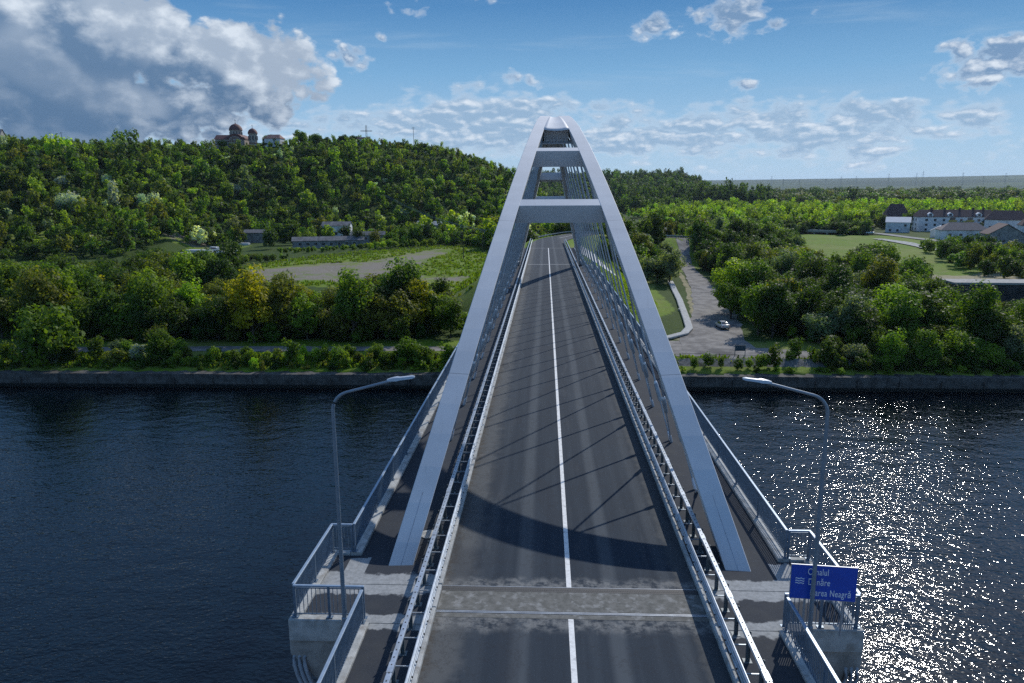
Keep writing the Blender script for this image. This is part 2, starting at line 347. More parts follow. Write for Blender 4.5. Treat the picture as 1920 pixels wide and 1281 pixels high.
def H(x, y):
    x = np.asarray(x, float); y = np.asarray(y, float)
    dx, dy = x-CAMP[0], y-CAMP[1]; D = np.hypot(dx, dy); azd = np.degrees(np.arctan2(dx, dy))
    z = np.where(y < 96.2, -22.0, np.interp(y, [96.2, 99, 106, 140, 300, 1e5], [-16.75, -16.3, -15.15, -15, -14.6, -14.6]))
    z = z + np.where(y > 100, vnoise(x, y, 14, 1)*.5 + vnoise(x, y, 4, 2)*.12, 0)*np.clip((y-100)/20, 0, 1)
    # left hill
    d1 = 600 + 25*vnoise(azd*10, 0*azd, 40, 5)
    d0 = np.interp(azd, [AZ(p) for p in (0, 300, 450, 650, 850, 1000)], [350, 362, 432, 445, 455, 470])
    u = np.clip((D-d0)/(d1-d0), 0, 1); prof = .55*u + .45*u*u*(3-2*u)
    cz = crest_z(azd) + 1.5*vnoise(azd*20, 0*azd, 30, 3)
    hill = (cz+14.6)*prof + np.where(D > d1, -np.clip(D-d1, 0, 900)*.03, 0)
    hill = hill + 6*vnoise(x, y, 60, 4)*np.sin(np.pi*u)*(azd < AZ(1000))
    fall = 1 - sstep(AZ(1050), AZ(1140), azd)
    z = z + np.where(D > d0, np.clip(hill, 0, 200), 0)*fall*(1-sstep(1500, 2500, D))
    # far ridge right of the bridge
    pxr = 960+1430*np.tan(np.radians(azd+2.556))
    env = sstep(900, 1000, pxr)*(1-sstep(1255, 1400, pxr))
    z = z + env*38*sstep(1050, 1450, D)*(1-sstep(1700, 2600, D))
    # plateau to the horizon
    far = sstep(2200, 9000, D)*(14.6+CAMP[2]+9000*(10+.006*(pxr-1400))/1430 + 10*vnoise(x, y, 1800, 7))
    z = z + np.where(D > 2200, far, 0)
    # embankment of the approach road
    d, rz = dist_road(x, y)
    e = rz - .12 - np.clip(d-6.6, 0, None)/1.55
    z = np.where(y > 100, np.maximum(z, e), z)
    return z
def gz(x, y): return float(H(np.array([x]), np.array([y]))[0])
def pxD(px, D):
    a = R(AZ(px)); return CAMP[0]+D*math.sin(a), CAMP[1]+D*math.cos(a)
def inpoly(x, y, P):
    x = np.asarray(x); y = np.asarray(y); c_ = np.zeros(x.shape, bool); n = len(P)
    for i in range(n):
        x1, y1 = P[i]; x2, y2 = P[(i+1) % n]
        cnd = ((y1 > y) != (y2 > y)); 
        with np.errstate(divide='ignore', invalid='ignore'): xi = (x2-x1)*(y-y1)/(y2-y1+1e-12)+x1
        c_ ^= cnd & (x < xi)
    return c_

# ground regions (world metres)
POLY = dict(
  clearing=[(98,222),(104,196),(170,185),(215,215),(205,270),(196,330),(215,385),(165,430),(132,420),(120,340),(100,280)],
  straw=[(104,198),(168,186),(196,205),(160,232),(120,222)],
  gravel=[(-118,208),(-95,198),(-60,205),(-24,200),(-13,206),(-22,216),(-52,222),(-44,290),(-42,318),(-52,322),(-70,262),(-92,252),(-100,240),(-125,222)],
  openl=[(-125,200),(-40,188),(-9,168),(-8,300),(-30,345),(-60,330),(-100,265),(-130,225)],
  yard=[(-196,330),(-150,322),(-146,345),(-190,352)],
  stripl=[(-235,290),(-195,300),(-195,322),(-240,315)],
)
# ------------------------------------------------------------------ terrain mesh (one polar sheet)
azs = np.concatenate([np.arange(-75,-42,1.0), np.arange(-42, 42, .25), np.arange(42, 76, 1.0)])
Ds = [70.0]
while Ds[-1] < 26000: Ds.append(Ds[-1]*(1.0105 if Ds[-1] < 700 else 1.03))
Ds = np.array(Ds); A, DD = np.meshgrid(np.radians(azs), Ds)
TX = CAMP[0]+DD*np.sin(A); TY = CAMP[1]+DD*np.cos(A); TZ = H(TX, TY)
def gridmesh(name, X_, Y_, Z_, m_):
    r, c_ = X_.shape; vs = np.stack([X_, Y_, Z_], -1).reshape(-1, 3)
    i = np.arange(r*c_).reshape(r, c_); q = np.stack([i[:-1,:-1], i[:-1,1:], i[1:,1:], i[1:,:-1]], -1).reshape(-1, 4)
    me = bpy.data.meshes.new(name); me.vertices.add(len(vs)); me.vertices.foreach_set('co', vs.ravel())
    me.loops.add(q.size); me.loops.foreach_set('vertex_index', q[:, ::-1].ravel().astype('i'))
    me.polygons.add(len(q)); me.polygons.foreach_set('loop_start', np.arange(0, q.size, 4, dtype='i'))
    me.polygons.foreach_set('use_smooth', np.ones(len(q), bool)); me.update(calc_edges=True)
    me.materials.append(m_); return me
GROUND, t, bs, v = shadenodes('ground', .95)
at = t.n('ShaderNodeAttribute', attribute_name='mask'); ms = t.n('ShaderNodeSeparateColor'); t.l(at.outputs['Color'], ms.inputs[0])
n1 = t.noise(v, .35, 8, .65); n2 = t.noise(v, 1.7, 6, .7); n3 = t.noise(v, .045, 5, .6)
g = t.mix(t.ss(n2, .3, .7), (.085, .150, .010), (.145, .225, .018)); g = t.mix(t.ss(n1, .45, .7), g, (.105, .140, .022)); g = t.mix(t.m('MULTIPLY', t.ss(n3, .5, .7), .5), g, (.17, .195, .04))
g = t.mix(t.m('MULTIPLY', t.ss(t.noise(v, .028, 6, .65, .5), .42, .62), .65), g, (.19, .20, .06)); g = t.mix(t.m('MULTIPLY', t.ss(t.noise(v, .16, 6, .7), .52, .7), .5), g, (.06, .095, .015))
dirt = t.mix(t.ss(n2, .3, .7), (.15, .13, .11), (.25, .225, .185))
straw = t.mix(t.ss(n2, .3, .7), (.20, .18, .10), (.34, .30, .20))
c = t.mix(t.ss(t.m('ADD', ms.outputs[0], t.m('MULTIPLY', t.m('SUBTRACT', t.noise(v, .12, 9, .72), .5), 2.6)), .35, .75), g, dirt)
c = t.mix(t.ss(t.m('ADD', ms.outputs[1], t.m('MULTIPLY', t.m('SUBTRACT', n1, .5), 1.2)), .4, .6), c, straw)
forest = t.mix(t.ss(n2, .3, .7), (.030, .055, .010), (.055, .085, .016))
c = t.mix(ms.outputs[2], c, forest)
# far fields: strips of crops
sp = t.n('ShaderNodeSeparateXYZ'); t.l(v, sp.inputs[0])
fd = t.ss(sp.outputs[1], 2300, 2900)
fn = t.noise(t.comb(t.m('MULTIPLY', sp.outputs[0], .00035), t.m('MULTIPLY', sp.outputs[1], .0016), 0.0), 2.0, 3, .5)
fc = t.mix(t.ss(fn, .46, .54), (.022, .055, .042), (.060, .10, .055)); fc = t.mix(t.ss(fn, .60, .64), fc, (.03, .06, .04))
c = t.mix(fd, c, fc)
t.l(c, bs.inputs['Base Color']); b = t.n('ShaderNodeBump'); b.inputs['Strength'].default_value = .45; b.inputs['Distance'].default_value = .25
t.l(t.noise(v, 1.3, 8, .7), b.inputs['Height']); t.l(b.outputs[0], bs.inputs['Normal'])
ground = ob('ground', gridmesh('ground', TX, TY, TZ, GROUND)); struct(ground)
dr, _ = dist_road(TX, TY)
near_emb = (dr < 30)
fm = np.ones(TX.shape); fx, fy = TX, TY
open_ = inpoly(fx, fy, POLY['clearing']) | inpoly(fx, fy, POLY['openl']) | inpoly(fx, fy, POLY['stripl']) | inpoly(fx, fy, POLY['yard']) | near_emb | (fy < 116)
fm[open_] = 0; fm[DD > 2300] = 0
crestd = np.degrees(np.arctan2(TX-CAMP[0], TY-CAMP[1]))
mk_ = np.zeros((TX.size, 4), np.float32); mk_[:, 3] = 1
def soft(names, r_, n=14):
    a_ = np.zeros(fx.shape)
    for k in range(n):
        q_ = 2.4*k; rr_ = r_*math.sqrt((k+.5)/n)
        for nm in names: a_ += inpoly(fx+rr_*math.cos(q_)+vnoise(fx, fy, 9, 5)*7, fy+1.6*rr_*math.sin(q_)+vnoise(fx, fy, 9, 6)*9, POLY[nm])/n
    return a_.ravel()
mk_[:, 0] = soft(['gravel', 'yard'], 7)*.74
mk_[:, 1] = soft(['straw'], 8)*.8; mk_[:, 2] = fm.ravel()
ca = ground.data.color_attributes.new('mask', 'FLOAT_COLOR', 'POINT'); ca.data.foreach_set('color', mk_.ravel())
# near bank, behind and under the camera
nb = MB(); nb.box(-700, 700, -700, 2.5, -30, -16.2); struct(nb.build('near_bank', mat('bank_gravel', (.10,.095,.09), (.18,.17,.16), .6, .95)))
# ------------------------------------------------------------------ water
WATER, t, bs, v = shadenodes('canal_water', .05)
bs.inputs['Base Color'].default_value = (.0004, .0025, .005, 1); bs.inputs['IOR'].default_value = 1.333
sp = t.n('ShaderNodeSeparateXYZ'); t.l(v, sp.inputs[0])
vv = t.comb(t.m('MULTIPLY', sp.outputs[0], .66), sp.outputs[1], 0.0)
h1 = t.noise(vv, .45, 2, .5, .4); h2 = t.noise(vv, 2.9, 1, .5, .6); h3 = t.noise(vv, .08, 2, .5); h4 = t.noise(vv, 6.0, 0, .5, .3)
gust = t.ss(t.noise(vv, .02, 3, .6), .3, .7)
hh = t.m('ADD', t.m('ADD', t.m('MULTIPLY', h1, .55), t.m('MULTIPLY', h3, .6)), t.m('MULTIPLY', t.m('ADD', t.m('MULTIPLY', h2, .26), t.m('MULTIPLY', h4, .045)), t.m('ADD', .6, t.m('MULTIPLY', gust, .6))))
b = t.n('ShaderNodeBump'); b.inputs['Strength'].default_value = 1.0; b.inputs['Distance'].default_value = .265
t.l(hh, b.inputs['Height']); t.l(b.outputs[0], bs.inputs['Normal'])
wm = MB(); wm.poly([(-1500, 2.6, ZW), (1500, 2.6, ZW), (1500, 95.6, ZW), (-1500, 95.6, ZW)]); struct(wm.build('canal_water', WATER))
# ------------------------------------------------------------------ the bridge
L = 121.28
def arch_pt(t):
    s = 4*t*(1-t); z = 21.09*(s + .2125*s*(1-s)); x = 6.074 - .2628*z + .0004*z*z; y = 1.278 + (L-2.556)*t
    return x, y, z
def arch_frame(t):
    x, y, z = arch_pt(t); a = arch_pt(t-.001); b = arch_pt(t+.001)
    T = np.array([0, b[1]-a[1], b[2]-a[2]]); T /= np.linalg.norm(T); N = np.array([0, -T[2], T[1]])
    return np.array([x, y, z]), T, N
bridge = onbridge('arch_bridge', 'pale grey steel arch road bridge with inward leaning ribs over the canal', 'bridge')
def dk(name, m_, mb, smooth=False): return mb.build(name, m_, bridge, smooth)
for sd_ in (-1, 1):
    mb = MB(); n = 96; ts = np.linspace(-.004, 1.004, n+1); hw = .457
    for i in range(n+1):
        P, T, N = arch_frame(ts[i]); d = 1.25
        for (u, w_) in ((-hw, 0), (hw, 0), (hw, -d), (-hw, -d)):
            q = np.array([P[0]+u*.965-.254*w_, P[1], P[2]]) + N*(w_*.967+u*.05); mb.v.append((sd_*q[0], q[1], q[2]))
    for i in range(n):
        for k in range(4): mb.f.append((i*4+k, i*4+(k+1) % 4, (i+1)*4+(k+1) % 4, (i+1)*4+k))
    mb.f.append((0,1,2,3)); mb.f.append(tuple(4*n+k for k in (3,2,1,0)))
    rib = mb.build('arch_rib', STEEL, bridge)
    rib.modifiers.new('b', 'BEVEL').width = .018; rib.modifiers['b'].limit_method = 'ANGLE'
    # short raised weld seam along the foot of the rib
    for t0, t1 in ((.0, .020), (.980, 1.0)):
        mb = MB()
        for k in range(6):
            P, T, N = arch_frame(t0+(t1-t0)*k/6); Q, _, N2 = arch_frame(t0+(t1-t0)*(k+1)/6)
            a = P+N*.004; c_ = Q+N2*.004
            mb.poly([(sd_*(a[0]-.007), a[1], a[2]), (sd_*(a[0]+.007), a[1], a[2]), (sd_*(c_[0]+.007), c_[1], c_[2]), (sd_*(c_[0]-.007), c_[1], c_[2])])
        ob('weld_seam', mb.mesh('weld_seam', GALV), rib)
# transverse beams between the ribs
for tt in (.1672, .2430, 1-.2430, 1-.1672):
    P, T, N = arch_frame(tt); hl = P[0]-.40; a = .43; d = 1.12; off = -.04
    mb = MB(); pts = []
    for sx in (-hl, hl):
        for (u, w_) in ((-a, off-d), (a, off-d), (a, off), (-a, off)):
            xx = sx*(1 + (.2628*(N[2]*w_) * -1)/max(hl, .1))
            q = np.array([xx, P[1], P[2]]) + T*u + N*w_; pts.append(q)
    mb.hexa([pts[0], pts[1], pts[2], pts[3], pts[4], pts[5], pts[6], pts[7]])
    bm_ = mb.build('cross_beam', STEEL, bridge); bm_.modifiers.new('b', 'BEVEL').width = .012
# crown: saddle shaped plate joining the ribs, end diaphragms and bottom plate
mb = MB(); t0, n = .2985, 36; m = 8; hlx = lambda x: x-.41
rows = []
for i in range(n+1):
    tt = t0+(1-2*t0)*i/n; P, T, N = arch_frame(tt); hl = hlx(P[0]); row = []
    for k in range(m+1):
        u = -1+2*k/m; row.append(len(mb.v)); mb.v.append((u*hl, P[1], P[2]-.02-.10*(1-abs(u)**2)))
    rows.append(row)
for i in range(n):
    for k in range(m): mb.f.append((rows[i][k], rows[i][k+1], rows[i+1][k+1], rows[i+1][k]))
crown = mb.build('crown_plate', STEEL, bridge, True)
sm_ = crown.modifiers.new('s', 'SOLIDIFY'); sm_.thickness = .05; sm_.offset = -1
mb = MB()
for i in range(n):
    P, T, N = arch_frame(t0+(1-2*t0)*i/n); Q, T2, N2 = arch_frame(t0+(1-2*t0)*(i+1)/n); a = P+N*(-1.16); c_ = Q+N2*(-1.16); h1, h2 = P[0]-.20, Q[0]-.20
    mb.poly([(-h1, a[1], a[2]), (h1, a[1], a[2]), (h2, c_[1], c_[2]), (-h2, c_[1], c_[2])])
bp = mb.build('crown_bottom_plate', STEEL, bridge); q_ = bp.modifiers.new('s', 'SOLIDIFY'); q_.thickness = .04
for tt, sg in ((t0+.004, 1), (1-t0-.004, -1)):
    P, T, N = arch_frame(tt); h1 = P[0]-.42; mb = MB()
    def quad(xa, xb, ua, ub, off, th):
        pts = []
        for dd in (off, off+th):
            for (x_, w_) in ((xa, ub), (xb, ub), (xb, ua), (xa, ua)): pts.append(np.array([x_, P[1], P[2]]) + N*w_ + T*sg*dd)
        mb.hexa(pts)
    quad(-h1, h1, -.19, -1.14, .35, .03)
    for k in range(7): xx = -h1+.18+(2*h1-.36)*k/6; quad(xx-.02, xx+.02, -.20, -1.13, .27, .075)
    quad(-h1, h1, -.80, -.84, .26, .085)
    mb.build('end_diaphragm', STEEL, bridge)
# hangers
HX = 6.0
YB = [15.64 + (L-2*15.64)*(k-1)/13 for k in range(16)]; STEP = YB[1]-YB[0]
def hanger(yb, s, side):
    yt = yb + s*STEP/2; t_ = (yt-1.278)/(L-2.556); h = arch_pt(t_)[2]-1.15; xt = 6.074-.2628*h+.0004*h*h
    A_ = np.array([HX, yb+.14*s, .1]); B_ = np.array([xt, yt-.05*s, h]); Lh = np.linalg.norm(B_-A_)
    pt = lambda d: A_ + (B_-A_)*(d/Lh)
    fl = lambda p: (side*p[0], p[1], p[2])
    k = min(1.0, Lh/5.5)
    mb = MB(); mb.tube([fl(pt(2.4*k)), fl(B_)], .055, 8); mb.tube([fl(pt(.40)), fl(pt(2.4*k))], .040, 8)
    hg = mb.build('hanger', HANG, bridge, True)
    mb = MB(); mb.tube([fl(pt(2.15*k)), fl(pt(2.25*k)), fl(pt(3.15*k)), fl(pt(3.2*k))], [.06, .115, .115, .085], 10); mb.build('sleeve', HANG, hg, True)
    mb = MB(); mb.tube([fl(pt(3.17*k)), fl(pt(3.27*k)), fl(pt(3.31*k))], [.095, .095, .06], 10); mb.build('sleeve_cap', CAPM, hg, True)
    mb = MB(); mb.tube([fl(pt(.0)), fl(pt(.42)), fl(pt(.52))], [.09, .075, .045], 10); mb.build('anchor_socket', CAPM, hg, True)
for side in (-1, 1):
    for yb in YB:
        for s in (-1, 1): hanger(yb, s, side)
# deck: main span and approaches
def decksec(w1, top=.0): return [(-w1, top-.02), (-w1, -.55), (-w1+.9, -.7), (-w1+1.6, -1.7), (w1-1.6, -1.7), (w1-.9, -.7), (w1, -.55), (w1, top-.02)]
mb = MB(); mb.prism(decksec(8.05), 'y', .05, L-.05); dk('deck_slab', CONC, mb)
mb = MB(); mb.prism(decksec(6.65), 'y', -60, -2.42); dk('deck_slab', CONC, mb)
mb = MB(); mb.prism(decksec(6.65), 'y', L+.05, 166); dk('deck_slab', CONC, mb)
mb = MB(); mb.box(-6.6, 6.6, -2.36, -.0, -.9, -.03); dk('deck_slab', CONC, mb)
# carriageway
def strip(name, m_, x0, x1, ys, z, parent=None, root=None):
    mb = MB(); ys = list(ys)
    for a, b in zip(ys[:-1], ys[1:]): mb.poly([(x0, a, z), (x1, a, z), (x1, b, z), (x0, b, z)])
    o = mb.build(name, m_, parent)
    if parent is None: o.rotation_euler = (TILT, 0, 0)
    return o
struct(strip('road_surface', ASPH, -4.36, 4.36, np.linspace(-60, 172, 60), 0.0))
for a, b in ((-60, -1.62), (.16, 195)):
    o = strip('centre_line', LINE, -.085, .085, np.linspace(a, b, 40), .005); struct(o)
mb = MB(); mb.box(-4.34, 4.34, -1.36, -.16, -.05, .006); dk('joint_concrete', PATCHC, mb)
mb = MB(); mb.box(-4.34, 4.34, -1.78, -1.53, -.05, .006); dk('joint_concrete', PATCHC, mb)
mb = MB(); mb.box(-4.36, 4.36, -.15, .14, -.05, .008)
for k in range(145): mb.box(-4.33+k*.06, -4.30+k*.06, -.06, .06, 0, .014)
dk('expansion_joint', RUB, mb)
mb = MB(); mb.box(-4.36, 4.36, .145, .17, -.05, .012); mb.box(-4.36, 4.36, -1.50, -1.46, -.05, .012); mb.box(-4.36, 4.36, -1.43, -1.39, -.05, .012); dk('joint_steel_edge', HANG, mb)
for yy in (L, 166):
    mb = MB(); mb.box(-4.2, 4.2, yy-.22, yy+.22, -.05, .008); dk('expansion_joint', CONCW, mb)
# kerbs, walkways, parapet edge beams
for side in (-1, 1):
    def pr(x0, x1): return (min(side*x0, side*x1), max(side*x0, side*x1))
    a, b = pr(4.36, 4.50)
    mb = MB()
    for y0, y1 in ((-60, -1.48), (-1.44, -.03), (.03, L-.03), (L+.03, 166)): mb.box(a, b, y0, y1, -.03, .16)
    dk('kerb', CONCW, mb).modifiers.new('b', 'BEVEL').width = .02
    a, b = pr(4.505, 7.66)
    mb = MB(); mb.box(a, b, .03, L, -.04, .085); dk('walkway', WALK, mb)
    a, b = pr(4.505, 7.6)
    mb = MB(); mb.box(a, b, -2.34, -.01, -.04, .088); dk('walkway', WALK, mb)
    a, b = pr(4.505, 6.32)
    dk('walkway', WALK, MB().box(a, b, -60, -2.38, -.04, .09)); dk('walkway', WALK, MB().box(a, b, L+.05, 166, -.04, .09))
    # balcony slab over the pier
    a, b = pr(7.604, 8.55)
    mb = MB(); mb.box(a, b, -2.10, 2.05, -.04, .092); dk('balcony_slab', WALK, mb)
    mb = MB(); a, b = pr(7.66, 8.08); mb.box(a, b, 2.1, L-2, -.05, .22)
    a, b = pr(8.55, 8.9); mb.box(a, b, -2.10, 2.05, -.55, .20)
    a, b = pr(7.2, 8.9); mb.box(a, b, -2.42, -2.105, -.55, .19)
    a, b = pr(6.32, 6.68); mb.box(a, b, -60, -2.45, -.05, .20); mb.box(a, b, L+.05, 166, -.05, .20)
    a, b = pr(8.085, 8.9); mb.box(a, b, 2.055, 2.30, -.5, .195)
    dk('edge_beam', CONCW, mb).modifiers.new('b', 'BEVEL').width = .02
# drains in the gutters, manhole on the walkway
for yy in (13.3, 27.2, 40.9, 54.7, 68.5, 82.2, 96):
    mb = MB(); mb.box(-4.22, -3.92, yy-.22, yy+.22, 0, .01); dk('drain_grate', RUB, mb)
mb = MB(); mb.lathe([(.36, .0), (.36, .03), (.2, .05)], (-5.42, 3.9, .09), 24); dk('manhole_cover', CONCW, mb)
# piers
def pier(yc, half, ztop):
    mb = MB(); zb = -21
    mb.prism([(-8.95, ztop-.1), (-8.95, ztop-.75), (-7.9, ztop-1.9), (7.9, ztop-1.9), (8.95, ztop-.75), (8.95, ztop-.1), (6.6, ztop-.1), (6.6, ztop-1.1), (-6.6, ztop-1.1), (-6.6, ztop-.1)], 'y', yc-1.5*half, yc+1.0*half)
    p = mb.build('pier_cap', CONC, bridge); p.modifiers.new('b', 'BEVEL').width = .04
    mb = MB()
    for x_ in (-6.0, 6.0): mb.lathe([(1.25, zb), (1.25, ztop-1.85)], (x_, yc-.2, 0), 28)
    mb.build('pier_column', CONC, bridge, True)
pier(-.8, 1.0, -.35); pier(L+.5, 1.0, -1.62); pier(165, .8, -1.62); pier(-38, .8, -1.6)

# guard rails: posts, three wave beam, box top rail
beam_prof = [(0, .30), (.05, .34), (.05, .39), (0, .43), (.05, .49), (.05, .54), (0, .58), (.05, .64), (.05, .69), (0, .73), (-.02, .73), (.03, .68), (.03, .65), (-.02, .58), (.03, .53), (.03, .50), (-.02, .43), (.03, .38), (.03, .35), (-.02, .30)]
def guard(side, y0, y1, label):
    g = onbridge('guard_rail', label, 'guard rail', 'guard rails beside the carriageway')
    pm = MB(); pm.box(-.06, .06, -.008, .008, 0, .95).box(-.06, -.048, -.05, -.008, 0, .95).box(.048, .06, -.05, -.008, 0, .95).box(-.12, .12, -.12, .12, 0, .015)
    pme = pm.mesh('post', DARKG)
    bm_ = MB(); bm_.box(-.48, -.06, -.02, .02, .50, .53).box(-.50, -.44, -.04, .04, .46, .57); bme = bm_.mesh('bracket', GALV)
    if side < 0:
        bme = MB().box(.06, .48, -.02, .02, .50, .53).box(.44, .50, -.04, .04, .46, .57).mesh('bracket', GALV)
    ys = np.arange(y0+.1, y1, 1.333); rest = MB()
    for k, yy in enumerate(ys):
        if k < 98:
            ob('post', pme, g, (side*4.98, yy, .09)); ob('bracket', bme, g, (side*4.98, yy, .09))
        else: rest.box(side*4.98-.06, side*4.98+.06, yy-.03, yy+.03, .16, 1.1)
    if rest.v: tag(rest.build('far_posts', DARKG, g), kind='stuff')
    mb = MB(); mb.prism([(side*(4.44 - u) if True else 0, .16+z) for u, z in beam_prof], 'y', y0, y1); b_ = mb.build('guardrail_beam', GALVL, g, False)
    mb = MB(); x0, x1 = sorted((side*4.80, side*4.95)); mb.box(x0, x1, y0, y1, 1.0, 1.10); tr_ = mb.build('top_rail', GALVL, g); tr_.modifiers.new('b', 'BEVEL').width = .012
    # splice sleeves and bolt heads along the top rail
    sm2 = MB().box(x0-.006, x1+.006, -.22, .22, .995, 1.106).mesh('splice_sleeve', GALVL)
    for yy in np.arange(y0+2, min(y1, 80), 4.0): ob('splice_sleeve', sm2, tr_, (0, yy, 0))
    mb = MB()
    for yy in np.arange(y0+.1, min(y1, 45), .3335):
        c_ = (x0+x1)/2; mb.box(c_-.018, c_+.018, yy-.02, yy+.02, 1.1, 1.112)
    tag(ob('bolt_heads', mb.mesh('bolt_heads', RUB), tr_), kind='stuff')
    mb = MB()
    for yy in np.arange(y0+.3, min(y1, 40), .666): mb.box(side*4.37-.02, side*4.37+.02, yy-.02, yy+.02, .60, .64)
    tag(ob('bolt_heads', mb.mesh('bolt_heads', RUB), b_), kind='stuff')
guard(-1, -16, 190, 'galvanised guard rail on the left kerb of the bridge road, lit face pale')
guard(1, -16, 186, 'galvanised guard rail on the right kerb of the bridge road, road side in shade')
# pedestrian railings
HRAIL = mat('handrail_paint', (.24,.31,.39), (.30,.37,.45), 4, .4, .3)
def railing(label, runs, group='pedestrian railings of the bridge'):
    r = onbridge('pedestrian_railing', label, 'railing', group); cache = {}
    for (xa, ya, xb, yb, zb, np_) in runs:
        A_ = np.array([xa, ya]); B_ = np.array([xb, yb]); Lr = np.linalg.norm(B_-A_); u = (B_-A_)/Lr; ang = math.atan2(u[1], u[0]); step = Lr/np_
        for k in range(np_+1):
            key = 'post'
            if key not in cache: cache[key] = MB().box(-.04, .04, -.03, .03, 0, 1.08).box(-.10, .10, -.07, .07, 0, .02).mesh('post', RAILP)
            p = A_+u*step*k; ob('post', cache[key], r, (p[0], p[1], zb), (0, 0, ang))
        kk = round(step, 3)
        if kk not in cache:
            mb = MB(); mb.box(.0, step, -.014, .014, .10, .13); mb.box(0, step, -.014, .014, .98, 1.01); nb_ = max(2, int(step/.125))
            for j in range(1, nb_): x_ = step*j/nb_; mb.box(x_-.008, x_+.008, -.016, .016, .13, .98)
            cache[kk] = mb.mesh('baluster_panel', RAILP)
        for k in range(np_):
            p = A_+u*step*k; ob('baluster_panel', cache[kk], r, (p[0], p[1], zb), (0, 0, ang))
        hb = MB().box(-.04, Lr+.04, -.05, .05, 1.045, 1.10); o = ob('handrail', hb.mesh('handrail', HRAIL), r, (A_[0], A_[1], zb), (0, 0, ang)); o.modifiers.new('b', 'BEVEL').width = .012
for side, nm_ in ((-1, 'left'), (1, 'right')):
    railing('long blue grey railing with thin bars along the %s walkway of the arch span' % nm_, [(side*7.92, 2.18, side*7.92, L-2.2, .22, 33)])
    railing('blue grey railing boxed around the %s balcony beside the %s lamp column' % (nm_, nm_),
            [(side*8.02, 2.18, side*8.75, 2.18, .2, 1), (side*8.75, 2.1, side*8.75, -2.15, .2, 2), (side*8.70, -2.25, side*6.52, -2.25, .2, 2)])
    railing('blue grey railing of the near approach running down the %s edge' % nm_, [(side*6.5, -2.5, side*6.5, -24.5, .2, 7)])
    railing('far approach railing beyond the arch on the %s edge' % nm_, [(side*6.5, L+1, side*6.5, 165, .2, 14)])
# lamps
def lamp(x, y, side, label):
    l_ = thing('street_lamp', label, 'street lamp', (x, y, -.3), group='lamp columns on the bridge')
    s = -side; H_ = 7.55
    pts = [(0,0,0), (0,0,2.0)]; mb = MB(); mb.tube([(0,0,-.4), (0,0,.9), (0,0,.92), (0,0,H_-.6)], [.09, .09, .068, .055], 14)
    mb.box(-.12, .12, -.12, .12, -.42, -.38); col = mb.build('column', LAMPM, l_, True)
    arm = [(0, 0, H_-.62)]
    for k in range(9): a = R(90*k/8*.84); arm.append((s*.58*(1-math.cos(a)), 0, H_-.05+.58*math.sin(a)))
    ex, _, ez = arm[-1]; arm.append((s*(abs(ex)+1.28), s*0, ez+.34))
    mb = MB(); mb.tube(arm, [.052]*4+[.045]*4+[.040]*3, 12); mb.build('arm', LAMPM, l_, True)
    tx, _, tz = arm[-1]
    mb = MB()
    prof = [(-.10, .045), (.0, .075), (.12, .095), (.20, .10), (.28, .075), (.62, .07), (.70, .04)]
    ws = [.05, .08, .11, .12, .10, .095, .05]
    b0 = len(mb.v)
    for (u, hh), w_ in zip(prof, ws):
        for (yy, zz) in ((-w_, -.35*hh), (w_, -.35*hh), (w_*.7, hh*.6), (0, hh*.85), (-w_*.7, hh*.6)): mb.v.append((tx+s*u, yy, tz+.03+u*.13+zz))
    for i in range(len(prof)-1):
        for k in range(5): mb.f.append((b0+i*5+k, b0+i*5+(k+1) % 5, b0+(i+1)*5+(k+1) % 5, b0+(i+1)*5+k))
    mb.f.append(tuple(range(b0, b0+5))); mb.f.append(tuple(range(b0+30, b0+35)))
    mb.build('lamp_head', LAMPH, l_, True)
    mb = MB(); mb.box(-.13, .13, .0, .5, .02, .10); mb.build('bracket', LAMPM, l_)
lamp(-6.97, -2.84, -1, 'grey lamp column at the left balcony, arm bending in over the road')
lamp(7.08, -2.84, 1, 'grey lamp column at the right balcony, standing in front of the blue sign')
# canal name sign behind the right lamp column
BLUE = mat('sign_blue', (.003,.055,.40), (.004,.065,.44), 2, .45); WHT = mat('sign_white', (.75,.80,.88), rough=.5); ALU = mat('sign_back_metal', (.35,.37,.4), rough=.5, metal=.4)
sg = thing('road_sign', 'blue canal name sign with white lettering and wave symbol at the right balcony', 'sign', (6.50, -2.60, 1.40), R(-6))
mb = MB(); mb.box(0, 1.86, 0, .03, 0, 1.08); mb.build('sign_panel', BLUE, sg)
mb = MB(); mb.box(-.012, 1.872, .005, .045, -.014, -.001).box(-.012, 1.872, .005, .045, 1.081, 1.094).box(-.014, -.001, .005, .045, 0, 1.08).box(1.861, 1.874, .005, .045, 0, 1.08); mb.build('sign_frame', ALU, sg)
def text(s_, x, z, size, parent, m_, y=-.006, xs=.8, name='lettering'):
    cu = bpy.data.curves.new('t', 'FONT'); cu.body = s_; cu.size = size; cu.extrude = .002; cu.space_character = 1.08
    tmp = bpy.data.objects.new('t', cu); COL.objects.link(tmp); dg = bpy.context.evaluated_depsgraph_get(); dg.update()
    me = bpy.data.meshes.new_from_object(tmp.evaluated_get(dg)); bpy.data.objects.remove(tmp)
    me.materials.clear(); me.materials.append(m_)
    o = ob(name, me, parent, (x, y, z), (R(90), 0, 0)); o.scale = (xs, 1, 1); return o
text('Canalul', .46, .79, .30, sg, WHT, xs=.62); text('Dunăre', .49, .46, .30, sg, WHT, xs=.62); text('Marea Neagră', .56, .12, .30, sg, WHT, xs=.62)
mb = MB()
